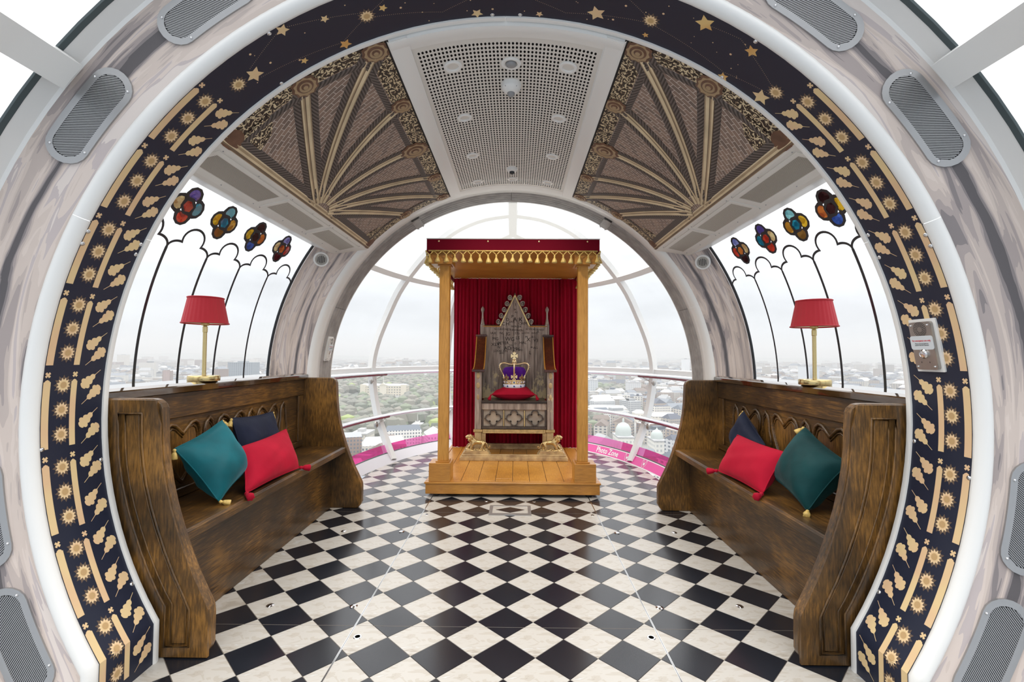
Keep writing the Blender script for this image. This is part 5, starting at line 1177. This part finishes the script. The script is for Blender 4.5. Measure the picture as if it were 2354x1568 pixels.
    B_(MB().prism([(2.088, 1.155), (2.088, 1.195), (1.856, 1.195), (1.822, 1.184), (1.818, 1.178), (1.818, 1.146), (1.846, 1.146), (1.846, 1.155)], lambda a, z: (X(a), 2.130, z), lambda a, z: (X(a), 4.222, z)), 'top_shelf', M['pew_shelf'])
    F3 = lambda h: (lambda y, z: (X(1.868-h), y, z))
    def outline(pts, c, nmo, closed=True):                     # double bead following a carved outline
        m1 = MB().tube([F3(.004)(c+u, z) for u, z in pts], .0125, 6, closed=closed); o = B_(m1, nmo, M['pew_y'], True)
        q = [(u*.86, .80+(z-.80)*.88-.006) for u, z in pts]; B_(MB().tube([F3(.003)(c+u, z) for u, z in q], .006, 5, closed=closed), 'carved_bead', M['pew_y'], True, o)
        if closed: B_(MB().flat([(u*.84, .80+(z-.80)*.86-.006) for u, z in pts], lambda u, z: F3(.0015)(c+u, z)), 'sunk_field', M['pew_z'], False, o)
        return o
    heart = [(0, .902), (.03, .928), (.066, .958), (.10, .966), (.132, .948), (.150, .908), (.148, .86), (.128, .80), (.094, .735), (.05, .675), (0, .628), (-.05, .675), (-.094, .735), (-.128, .80), (-.148, .86), (-.150, .908), (-.132, .948), (-.10, .966), (-.066, .958), (-.03, .928)]
    lanc = [(0, .968), (.030, .940), (.042, .895), (.042, .835), (.058, .80), (.066, .750), (.055, .69), (.0, .640), (-.055, .69), (-.066, .750), (-.058, .80), (-.042, .835), (-.042, .895), (-.030, .940)]
    for k in range(4):
        c = 2.235+.4655*k if sd > 0 else 2.27+.4655*k
        if c+.16 < y1-.09 and c-.15 > y0+.02: outline(heart, c, 'carved_heart')
        c2 = c+.2325
        if c2+.05 < y1-.09: outline(lanc, c2, 'carved_lancet')
M['pew_shelf'] = mat('dark_oak_polished_shelf', (.085, .042, .012), .08, spec=.8, col2=(.03, .016, .006), scale=5, stretch=(4, .4, 4), coat=1)
M['pew_shelf'].node_tree.nodes['Principled BSDF'].inputs['Coat Roughness'].default_value = .03
pew(1); pew(-1)

# ================================================================== LAMPS
def lamp(sd):
    nm = 'left' if sd > 0 else 'right'
    p_ = (XC-sd*1.885, 2.905, 1.1952)
    e = empty('table_lamp', p_, label='brass table lamp with pleated red shade on the %s pew shelf' % nm, cat='lamp')
    MB().lathe([(.086, 0), (.088, .003), (.088, .029), (.085, .033), (.05, .035), (.014, .037)], 40).build('lamp_base', M['brass'], e, 40)
    MB().lathe([(.0125, .035), (.0115, .05), (.0115, .30), (.014, .302), (.014, .335), (.010, .338), (.010, .345)], 18).build('stem', M['brass'], e, 40)
    MB().lathe([(.012, .340), (.0225, .345), (.0225, .368), (.017, .372)], 18).build('lamp_holder', M['brass'], e, 40)
    MB().lathe([(.016, .372), (.016, .42), (.024, .445), (.02, .47), (0, .478)], 14).build('bulb', M['white'], e, True)
    pl = 30; rf = lambda a, h: 1+.016*(abs((a*pl/(2*PI)) % 1-.5)*2-.5)
    MB().lathe([(.126, .358), (.096, .514)], pl*6, cap=False, rf=rf).build('lamp_shade', M['shade'], e)
    MB().lathe([(.122, .360), (.093, .512)], 48, cap=False).build('shade_lining', M['shade_in'], e, True)
    for r, z in ((.1275, .357), (.0975, .515)): MB().tube([(r*math.cos(2*PI*i/48), r*math.sin(2*PI*i/48), z) for i in range(48)], .0042, 8, closed=True).build('shade_trim', M['shade'], e, True)
    mb = MB()
    for k in range(3): a = k*2*PI/3; mb.tube([(.012*math.cos(a), .012*math.sin(a), .372), (.122*math.cos(a), .122*math.sin(a), .364)], .0015, 5)
    mb.build('shade_carrier', M['brass'], e)
lamp(1); lamp(-1)

# ================================================================== INTERCOM PANELS
def intercom(th0, th1, y0, y1, r, label, skew=0, big=True):
    ym, tm_ = (y0+y1)/2, (th0+th1)/2; dg = math.degrees(1/r)
    e = empty('intercom_panel', pol(r, tm_, ym), label=label, cat='intercom')
    hl, hw = (th1-th0)/2/dg, (y1-y0)/2; sg = 1 if math.cos(math.radians(tm_)) > 0 else -1      # u up the arch, v along depth
    a3 = math.radians(tm_); n3 = Vector((-math.cos(a3), 0, -math.sin(a3))); u3 = Vector((-math.sin(a3), 0, math.cos(a3)))*sg; c3 = Vector(pol(r-.0035, tm_, ym))
    T = lambda h: (lambda u, v: tuple(c3+u3*u+Vector((0, 1, 0))*v+n3*h))
    def rr(hu, hv, c, k=4):
        out = []
        for cu, cv, a0 in ((hu-c, hv-c, 0), (-hu+c, hv-c, 90), (-hu+c, -hv+c, 180), (hu-c, -hv+c, 270)):
            out += [(cu+c*math.cos(math.radians(a0+90*i/k)), cv+c*math.sin(math.radians(a0+90*i/k))) for i in range(k+1)]
        return out
    O = lambda mb, n_, mt, s_=False: mb.build(n_, mt, e, s_, world=True)
    O(MB().prism(rr(hl, hw, .003), T(-.006), T(.006)), 'backing_plate', M['white'])
    O(MB().prism(rr(hl*.90, hw*.80, .010), T(.006), T(.020)), 'face_plate', M['steel'] if big else M['cream'])
    mb = MB()
    for k, n_ in ((.20, 12), (.28, 17), (.36, 22), (.44, 28)):
        for i in range(n_):
            a = 2*PI*i/n_; mb.flat([(hl*.62+hw*1.05*k*math.cos(a)+.0022*math.cos(q*PI/3), hw*1.05*k*math.sin(a)+.0022*math.sin(q*PI/3)) for q in range(6)], T(.0205))
    O(mb, 'speaker_holes', M['dark'])
    O(MB().prism([(u-.0+hl*.12, v) for u, v in rr(hl*.26, hw*.84, .010)], T(.020), T(.0225)), 'notice_card', M['label_card'])
    for txt, sz, du, mt in (('For emergency use only', .0088, hl*.20, M['red_ink']), ('Please press the button to', .0058, hl*.09, M['grey_ink']), ('speak to the Pod Operator', .0058, hl*.03, M['grey_ink'])):
        v, f = text_mesh(txt, sz*hw/.062, bold=.0004); mb = MB(); mb.add([T(.0232)(du+y, -sg*x) for x, y, z in v], f); O(mb, 'notice_text', mt)
    c0 = Vector(T(.02)(-hl*.30, 0)); nr = (Vector(T(.03)(-hl*.3, 0))-c0).normalized(); q = Vector((0, 0, 1)).rotation_difference(nr).to_matrix()
    bt = MB().lathe([(.019, 0), (.019, .005), (.014, .009), (.013, .0075), (0, .0085)], 20); k_ = hw/.062
    O(MB().add([c0+q @ (Vector(v)*k_) for v in bt.v], bt.f), 'call_button', M['chrome'], 40)
    for u in (.78, -.78):
        for v in (.62, -.62): O(MB().ball(T(.021)(hl*u, hw*v), .0045*k_, 7, 5), 'face_screw', M['chrome'], True)
    for v in (.3, -.3): O(MB().flat([(hl*-.62+.004*math.cos(a), hw*v+.0018*math.sin(a)) for a in [q_*PI/3 for q_ in range(6)]], T(.0206)), 'indicator', M['dark'])
intercom(6.3, 13.4, 1.906, 2.034, RN, 'steel emergency intercom with white notice and button on the navy arch')
intercom(166.2, 173.8, 4.440, 4.560, RN-.010, 'slim white emergency intercom on the far grey moulding, left side', big=False)
# ================================================================== warm fill spots added under the ceiling downlights, which are unlit
for i, (th, y, r) in enumerate(FIX[:9]):
    ld = bpy.data.lights.new('added_fill_spot', 'SPOT'); ld.energy = 13; ld.color = (1, .93, .84); ld.spot_size = math.radians(150); ld.spot_blend = 1; ld.shadow_soft_size = .05
    lo_ = bpy.data.objects.new('added_fill_spot', ld); link(lo_); lo_.location = pol(RP_-.03, th, y)
# ================================================================== CITY BELOW
GZ = -105.
rc = random.Random(21)
gm, gn, gl_, gp = newmat('city_ground'); t_ = gn.new('ShaderNodeTexCoord'); q_ = gn.new('ShaderNodeTexNoise'); q_.inputs['Scale'].default_value = .004; q_.inputs['Detail'].default_value = 6; gl_.new(t_.outputs['Object'], q_.inputs[0])
r_ = ramp(gn, gl_, q_.outputs[0], [(.35, (.16, .18, .15)), (.5, (.30, .30, .29)), (.65, (.42, .41, .40))]); gl_.new(r_.outputs[0], gp.inputs['Base Color']); gp.inputs['Roughness'].default_value = .9
MB().add([(-20000, 40, GZ), (20000, 40, GZ), (20000, 26000, GZ), (-20000, 26000, GZ)], [(0, 1, 2, 3)]).build('ground', gm, kind='structure', label='distant city ground far below the capsule')
def facade(name, wall, win, sx_=4., sz_=3.6):
    m, n, l, p = newmat(name); t = n.new('ShaderNodeTexCoord'); s_ = n.new('ShaderNodeSeparateXYZ'); l.new(t.outputs['Object'], s_.inputs[0])
    ad = n.new('ShaderNodeMath'); l.new(s_.outputs[0], ad.inputs[0]); l.new(s_.outputs[1], ad.inputs[1])
    def band(src, per, duty):
        a = n.new('ShaderNodeMath'); a.operation = 'DIVIDE'; a.inputs[1].default_value = per; l.new(src, a.inputs[0]); b = n.new('ShaderNodeMath'); b.operation = 'FRACT'; l.new(a.outputs[0], b.inputs[0])
        c = n.new('ShaderNodeMath'); c.operation = 'LESS_THAN'; c.inputs[1].default_value = duty; l.new(b.outputs[0], c.inputs[0]); return c.outputs[0]
    mu_ = n.new('ShaderNodeMath'); mu_.operation = 'MULTIPLY'; l.new(band(ad.outputs[0], sx_, .5), mu_.inputs[0]); l.new(band(s_.outputs[2], sz_, .5), mu_.inputs[1])
    mx = n.new('ShaderNodeMix'); mx.data_type = 'RGBA'; l.new(mu_.outputs[0], mx.inputs[0]); mx.inputs[7].default_value = (*win, 1)
    if wall: mx.inputs[6].default_value = (*wall, 1)
    else:
        at = n.new('ShaderNodeAttribute'); at.attribute_name = 'tint'; l.new(at.outputs[0], mx.inputs[6])
    l.new(mx.outputs[2], p.inputs['Base Color']); p.inputs['Roughness'].default_value = .8; return m
M['fac'] = facade('city_facade', None, (.16, .18, .22)); rm_, rn_, rl_, rp_ = newmat('city_roof'); at = rn_.new('ShaderNodeAttribute'); at.attribute_name = 'tint'; rl_.new(at.outputs[0], rp_.inputs['Base Color']); rp_.inputs['Roughness'].default_value = .8
M['roof'] = rm_
PAL = [(.60, .56, .51), (.72, .69, .64), (.44, .37, .32), (.82, .80, .77), (.36, .27, .23), (.56, .57, .58), (.48, .44, .39)]
ROOF = [(.16, .18, .21), (.24, .26, .29), (.36, .37, .38), (.12, .13, .16), (.60, .60, .60), (.22, .18, .16)]
def park(x, y):
    az = math.degrees(math.atan2(x, y)); d = math.hypot(x, y)
    return (-24 < az < -1 and 560 < d < 2150) or (2 < az < 15 and 1250 < d < 1500) or (-2 < az < 10 and 640 < d < 760)
LMK = []; LMN = []
def near_lmk(x, y, r): return any(abs(x-a) < w_/2+r and -r < y-b < d_+r for a, b, w_, d_ in LMK)
cb = MB(); tint = []
def bld(mb, tl, cx, cy, w_, d_, h, a, wc, rcx, pitched):
    ca, sa = math.cos(a), math.sin(a); T = lambda x, y, z: (cx+x*ca-y*sa, cy+x*sa+y*ca, GZ+z)
    n0 = len(mb.v)
    P = [T(sx_*w_/2, sy_*d_/2, z) for z in (0, h) for sx_, sy_ in ((-1, -1), (1, -1), (1, 1), (-1, 1))]; F = [(0, 1, 5, 4), (1, 2, 6, 5), (2, 3, 7, 6), (3, 0, 4, 7)]
    mb.add(P, F, 0)
    if pitched:
        rh = min(w_, d_)*.32; mb.add([T(-w_/2, -d_/2, h), T(w_/2, -d_/2, h), T(w_/2, d_/2, h), T(-w_/2, d_/2, h), T(-w_/2+rh*.5, 0, h+rh), T(w_/2-rh*.5, 0, h+rh)], [(0, 1, 5, 4), (2, 3, 4, 5), (1, 2, 5), (3, 0, 4)], 1); k = 6
    else:
        mb.add([T(sx_*w_/2, sy_*d_/2, h) for sx_, sy_ in ((-1, -1), (1, -1), (1, 1), (-1, 1))], [(0, 1, 2, 3)], 1); k = 4
        if rc.random() < .45: q = (rc.uniform(.2, .45), rc.uniform(-.2, .2)); mb.add([T(q[1]*w_+sx_*w_*q[0]/2, sy_*d_*.3, h+z) for z in (0, 4) for sx_, sy_ in ((-1, -1), (1, -1), (1, 1), (-1, 1))], [(4, 5, 6, 7), (0, 1, 5, 4), (1, 2, 6, 5), (3, 0, 4, 7)], 1); k += 8
    tl += [wc]*8+[rcx]*k
# buildings one can pick out
def block(name, px0, px1, ptop, pbase, label, wall, win=(.2, .22, .26), depth=30, roof=(.45, .45, .46), flat=True, D=None, group=None, sx_=4., sz_=3.6):
    c = atZ((px0+px1)/2, pbase, GZ) if D is None else atY((px0+px1)/2, pbase, D)
    D_ = c.y; a, b = atY(px0, pbase, D_), atY(px1, pbase, D_); top = atY((px0+px1)/2, ptop, D_).z; w_ = b.x-a.x
    e = empty(name, (c.x, D_, GZ), label=label, cat='building', group=group); h = top-GZ; LMK.append((c.x, D_, w_, depth)); LMN.append(name.replace('_', ' ') if name not in LMN else 'other '+name.replace('_', ' '))
    m = facade(name+'_wall', wall, win, sx_, sz_)
    MB().box(-w_/2, w_/2, 0, depth, 0, h).build('walls', m, e)
    if flat: MB().box(-w_/2-.5, w_/2+.5, -.5, depth+.5, h, h+1.5).box(-w_*.2, w_*.15, depth*.3, depth*.7, h+1.5, h+5).build('roof', mat(name+'_roof', roof, .8), e)
    else: MB().add([(-w_/2-.6, -.6, h), (w_/2+.6, -.6, h), (w_/2+.6, depth+.6, h), (-w_/2-.6, depth+.6, h), (-w_/2+4, depth/2, h+5), (w_/2-4, depth/2, h+5)], [(0, 1, 5, 4), (2, 3, 4, 5), (1, 2, 5), (3, 0, 4)]).build('roof', mat(name+'_roof', roof, .8), e)
    return e, w_, h, D_
e, w_, h, D_ = block('palace', 828, 934, 887, 909, 'long pale palace front among the trees', (.72, .66, .54), (.30, .29, .27), 34, (.42, .43, .45), False, sx_=7, sz_=6.5)
MB().box(-9, 9, -4, 4, 0, h+2).add([(-10, -5, h+2), (10, -5, h+2), (0, -5, h+8), (-10, 4, h+2), (10, 4, h+2), (0, 4, h+8)], [(0, 1, 2), (3, 5, 4), (0, 2, 5, 3), (1, 4, 5, 2)]).build('portico', mat('palace_stone', (.74, .69, .58), .8), e)
for s_ in (-1, 1): MB().box(s_*w_*.44-7, s_*w_*.44+7, -3, 10, 0, h+3).build('pavilion', mat('palace_stone_%d' % s_, (.72, .66, .54), .8), e)
MB().tube([(0, 2, h+6), (0, 2, h+24)], .5, 6).build('flagpole', M['white'], e)
block('office_slab', 522, 580, 834, 900, 'broad grey slab block on the left skyline beside the pew lamp', (.30, .34, .38), (.16, .19, .23), 40, (.3, .33, .36), D=1500, sx_=7, sz_=5)
block('gallery_tower', 374, 383, 851, 900, 'slim pinkish brick tower behind the left tracery', (.50, .36, .32), D=1250, depth=10)
block('hospital_block', 1444, 1474, 880, 912, 'tall white office block left of the dome bar on the right', (.70, .70, .70), (.42, .45, .50), 30, D=1180, sx_=5, sz_=4)
block('ministry_block', 1352, 1375, 875, 904, 'wide pale grid fronted office block just right of the canopy post', (.64, .66, .68), (.40, .44, .50), 40, D=1250, sx_=6, sz_=4.5)
block('terrace_front', 1353, 1442, 940, 962, 'long cream terrace front beneath the upper handrail on the right', (.80, .76, .68), (.50, .48, .45), 26, (.55, .56, .57), False, sx_=5, sz_=5)
block('terrace_front', 1462, 1486, 951, 972, 'short cream terrace front right of the long one', (.80, .76, .69), (.50, .48, .45), 26, (.55, .56, .57), False, sx_=5, sz_=5)
block('terrace_front', 1502, 1560, 958, 985, 'cream terrace front beside the right pew end', (.80, .76, .69), (.50, .48, .45), 26, (.55, .56, .57), False, sx_=5, sz_=5)
e, w_, h, D_ = block('domed_hall', 1421, 1458, 1008, 1040, 'domed white stone hall below the lower handrail', (.76, .75, .70), (.46, .48, .48), 30, sx_=4, sz_=5)
MB().lathe([(9, 0), (9, 5), (8.5, 8), (6, 12.5), (2.5, 14.5), (1.2, 15), (1, 19), (0, 20)], 18, c=(0, 14, h+1)).build('dome', mat('copper_dome', (.50, .55, .53), .7), e, 50)
e, w_, h, D_ = block('domed_pavilion', 1504, 1532, 1016, 1050, 'smaller domed pavilion next to the right rail post', (.74, .73, .69), (.46, .48, .48), 26, sx_=4, sz_=5)
MB().lathe([(6.5, 0), (6.5, 3), (6, 6), (4, 9), (1, 10.5), (0, 13)], 16, c=(0, 12, h+1)).build('dome', mat('copper_dome_2', (.50, .55, .53), .7), e, 50)
e, w_, h, D_ = block('clock_hall', 946, 968, 978, 996, 'white stone hall with a flag tower left of the canopy post', (.80, .79, .76), (.45, .46, .46), 18, sx_=3.5, sz_=5)
MB().box(-3, 3, 5, 11, h, h+5).build('turret', mat('hall_stone', (.80, .79, .76), .8), e); MB().tube([(0, 8, h+5), (0, 8, h+14)], .3, 6).build('flagpole', M['white'], e)
block('corner_terrace', 803, 842, 1000, 1034, 'stone terrace seen over the far end of the left pew', (.70, .66, .58), (.42, .42, .42), 30, (.5, .5, .5), True, sx_=4, sz_=4.5)
block('long_roofed_hall', 884, 930, 1000, 1020, 'long roofed hall below the lower rail on the left', (.72, .73, .74), (.46, .48, .50), 34, (.42, .47, .52), False)
block('twin_block', 1850, 1862, 842, 900, 'white tower block half hidden behind the right lamp stem', (.72, .74, .76), (.5, .55, .6), 30, D=1300); block('twin_block', 1874, 1884, 842, 900, 'grey tower block just right of the right lamp stem', (.62, .66, .70), (.45, .5, .56), 30, D=1300)
block('white_slab', 1573, 1586, 826, 850, 'plain white slab on the skyline next to the far arch, right side', (.78, .80, .82), (.7, .72, .74), 40, D=2300)
block('power_station', 268, 281, 816, 850, 'pale brick power station with chimneys on the left horizon', (.62, .58, .52), (.5, .48, .44), 60, D=3200)
cnt = 0; RECS = []; CELL = {}; tries = 0
while cnt < 15000 and tries < 90000:
    tries += 1
    az = rc.uniform(-58, 58); u = rc.random(); d = 330*(9500/330)**(u**.82); x, y = d*math.sin(math.radians(az)), d*math.cos(math.radians(az))
    if y < 200 or park(x, y) or near_lmk(x, y, 30): continue
    s_ = 1+max(0, d-1500)/2600; w_, dd = rc.uniform(16, 46)*s_, rc.uniform(12, 26)*s_; h = rc.uniform(14, 27)*(1+.25*(rc.random() < .15)); h = h if rc.random() > .02 else rc.uniform(40, 72)
    if d < 900: h = min(h, 26)
    k = rc.uniform(.85, 1.12); wc = tuple(min(.9, c*k) for c in rc.choice(PAL)); a_ = math.radians(rc.choice((20, 20, 20, -15))+rc.choice((0, 90))); rf_ = rc.choice(ROOF); pt_ = d < 3500 and rc.random() < .55
    if d < 2600:                                               # no two near buildings stand in one another
        ca, sa = abs(math.cos(a_)), abs(math.sin(a_)); hx, hy = (w_*ca+dd*sa)/2, (w_*sa+dd*ca)/2; ci, cj = int(x//60), int(y//60)
        if any(abs(x-q[0]) < hx+q[2] and abs(y-q[1]) < hy+q[3] for i in (-1, 0, 1) for j in (-1, 0, 1) for q in CELL.get((ci+i, cj+j), ())): continue
        CELL.setdefault((ci, cj), []).append((x, y, hx, hy))
    RECS.append((x, y, w_, dd, h, a_, wc, rf_, pt_)); cnt += 1
def proj(x, y, z):
    v_ = Vector((x, y, z-CAMH)); k = v_.dot(CF); return 1177+FPX*v_.dot(CR)/k, 784-FPX*v_.dot(CU)/k, k
rects = [(proj(a-w_/2, b, GZ)[0], proj(a+w_/2, b, GZ)[0], proj(a, b, GZ+20)[1], b) for a, b, w_, d_ in LMK]
RW = []
for q in RECS:
    ca, sa = abs(math.cos(q[5])), abs(math.sin(q[5])); hx = (q[2]*ca+q[3]*sa)/2; p0, p1 = proj(q[0]-hx, q[1], GZ), proj(q[0]+hx, q[1], GZ); pt = proj(q[0], q[1], GZ+q[4])[1]
    RW.append((p0[0], p1[0], pt, p0[1], q[1]))
near_r = [r for r in RW if r[4] < 1600]+[(a, b, t, 0, y) for a, b, t, y in rects]
def open_to_view(i):
    x0, x1, t, bt, y = RW[i]; cx = (x0+x1)/2
    if x1-x0 < 13 or not any(a < cx < b and c < t < d_ for a, b, c, d_ in ((765, 1000, 835, 1040), (1356, 1585, 835, 1050), (255, 605, 825, 862), (1740, 2065, 828, 868))): return False
    if any(a < cx < b and c < t < d_ for a, b, c, d_ in ((840, 880, 800, 1100), (1470, 1525, 800, 1100), (760, 1600, 846, 878))): return False   # behind bars and rail
    return not any(r[4] < y-1 and r[0] < cx < r[1] and r[2] < t+5 for r in near_r)
cand = sorted((i for i in range(len(RECS)) if RECS[i][1] < 2400 and open_to_view(i)), key=lambda i: -(RW[i][1]-RW[i][0]))[:160]
LANDP = [(proj(a, b, GZ+18)[0], proj(a, b, GZ+18)[1], n_) for (a, b, w_, d_), n_ in zip(LMK, LMN)]
used = set(); bs = set()
for i in cand:
    q, r = RECS[i], RW[i]; cx, cy = (r[0]+r[1])/2, r[2]
    lx, ly, ln = min(LANDP, key=lambda p: (p[0]-cx)**2+((p[1]-cy)*2)**2)
    hz = 'left' if cx < lx-8 else 'right' if cx > lx+8 else ''; vt = 'behind' if cy < ly-4 else 'in front' if cy > ly+4 else ''
    tone = 'white' if min(q[6]) > .60 else 'brown' if q[6][0] > 1.3*q[6][2] else 'cream' if q[6][0] > 1.12*q[6][2] else 'grey'
    roof = ('dark ' if max(q[7]) < .22 else 'white ' if min(q[7]) > .55 else 'grey ')+('pitched' if q[8] else 'flat')
    where = {('', ''): 'next to', ('left', ''): 'left of', ('right', ''): 'right of', ('', 'behind'): 'behind', ('', 'in front'): 'in front of', ('left', 'behind'): 'behind and left of', ('right', 'behind'): 'behind and right of', ('left', 'in front'): 'in front and left of', ('right', 'in front'): 'in front and right of'}[(hz, vt)]
    lb = '%s city building with %s roof %s the %s' % (tone, roof, where, ln)
    if lb in used: continue
    used.add(lb); bs.add(i); mb, tl = MB(), []; bld(mb, tl, 0, 0, *q[2:]); mb.v = [(x, y, z-GZ) for x, y, z in mb.v]
    me = mb.mesh('city_building', [M['fac'], M['roof']]); ca_ = me.color_attributes.new('tint', 'FLOAT_COLOR', 'POINT')
    for j, c in enumerate(tl): ca_.data[j].color = (*c, 1)
    tag(inst(me, 'city_building', None, (q[0], q[1], GZ)), lb, 'building', 'city buildings below the glass')
for i, q in enumerate(RECS):
    if i not in bs: bld(cb, tint, *q)
me = cb.mesh('city_buildings', [M['fac'], M['roof']]); ca_ = me.color_attributes.new('tint', 'FLOAT_COLOR', 'POINT')
for i, c in enumerate(tint): ca_.data[i].color = (*c, 1)
o = bpy.data.objects.new('city_buildings', me); link(o); tag(o, 'hazy mass of pale city buildings seen through the glass', 'city', kind='stuff')
# woods of the park
tb_ = MB(); tt = []
for i in range(5200):
    az = rc.uniform(-25, 16); d = rc.uniform(560, 2200); x, y = d*math.sin(math.radians(az)), d*math.cos(math.radians(az))
    if not park(x, y) or near_lmk(x, y, 16) or (abs(x-LMK[0][0]) < 95 and LMK[0][1]-190 < y < LMK[0][1]) or (-8 < az < -4 and d < 1100 and rc.random() < .8): continue
    r = rc.uniform(7, 14); nv = len(tb_.v); tb_.ball((x, y, GZ+r*.9), (r, r, r*rc.uniform(.8, 1.2)), 6, 4); c = rc.choice([(.19, .19, .165), (.22, .215, .18), (.17, .185, .15), (.25, .235, .20), (.20, .23, .16)] if rc.random() < .97 else [(.30, .36, .14)]); tt += [c]*(len(tb_.v)-nv)
me = tb_.mesh('park_trees', M['roof']); ca_ = me.color_attributes.new('tint', 'FLOAT_COLOR', 'POINT')
for i, c in enumerate(tt): ca_.data[i].color = (*c, 1)
o = bpy.data.objects.new('park_trees', me); link(o); tag(o, 'grey green woodland of the park below the left of the glazed end', 'trees', kind='stuff')
# hills on the skyline
for i, (x0, x1, y, h) in enumerate(((-12000, -3000, 9800, 52), (1500, 14000, 9900, 40))):
    mb = MB(); n = 40; mb.v = []
    for k in range(n+1):
        x = x0+(x1-x0)*k/n; z = GZ+60+h*math.sin(PI*k/n)**.6*(1+.25*math.sin(k*.7)); mb.v += [(x, y, GZ), (x, y+600, z), (x, y+1800, GZ)]
    for k in range(n):
        for j in range(2): mb.f.append((3*k+j, 3*k+3+j, 3*k+4+j, 3*k+1+j)); mb.m.append(0)
    mb.build('hill_ridge', mat('hill_green_%d' % i, (.20, .24, .22), .9), None, True, label='low wooded hill ridge on the %s skyline' % ('left' if i == 0 else 'right'), cat='hill')
# haze over the city
hm = bpy.data.materials.new('city_haze'); hm.use_nodes = True; hn = hm.node_tree.nodes; hn.remove(hn['Principled BSDF']); vs_ = hn.new('ShaderNodeVolumeScatter'); vs_.inputs['Color'].default_value = (.93, .965, 1, 1); vs_.inputs['Density'].default_value = .00022; vs_.inputs['Anisotropy'].default_value = 0
hm.node_tree.links.new(vs_.outputs[0], hn['Material Output'].inputs['Volume'])
MB().box(-19000, 19000, 60, 14000, GZ-3, 320).build('city_haze', hm, kind='stuff', label='pale haze hanging over the distant city', cat='haze')
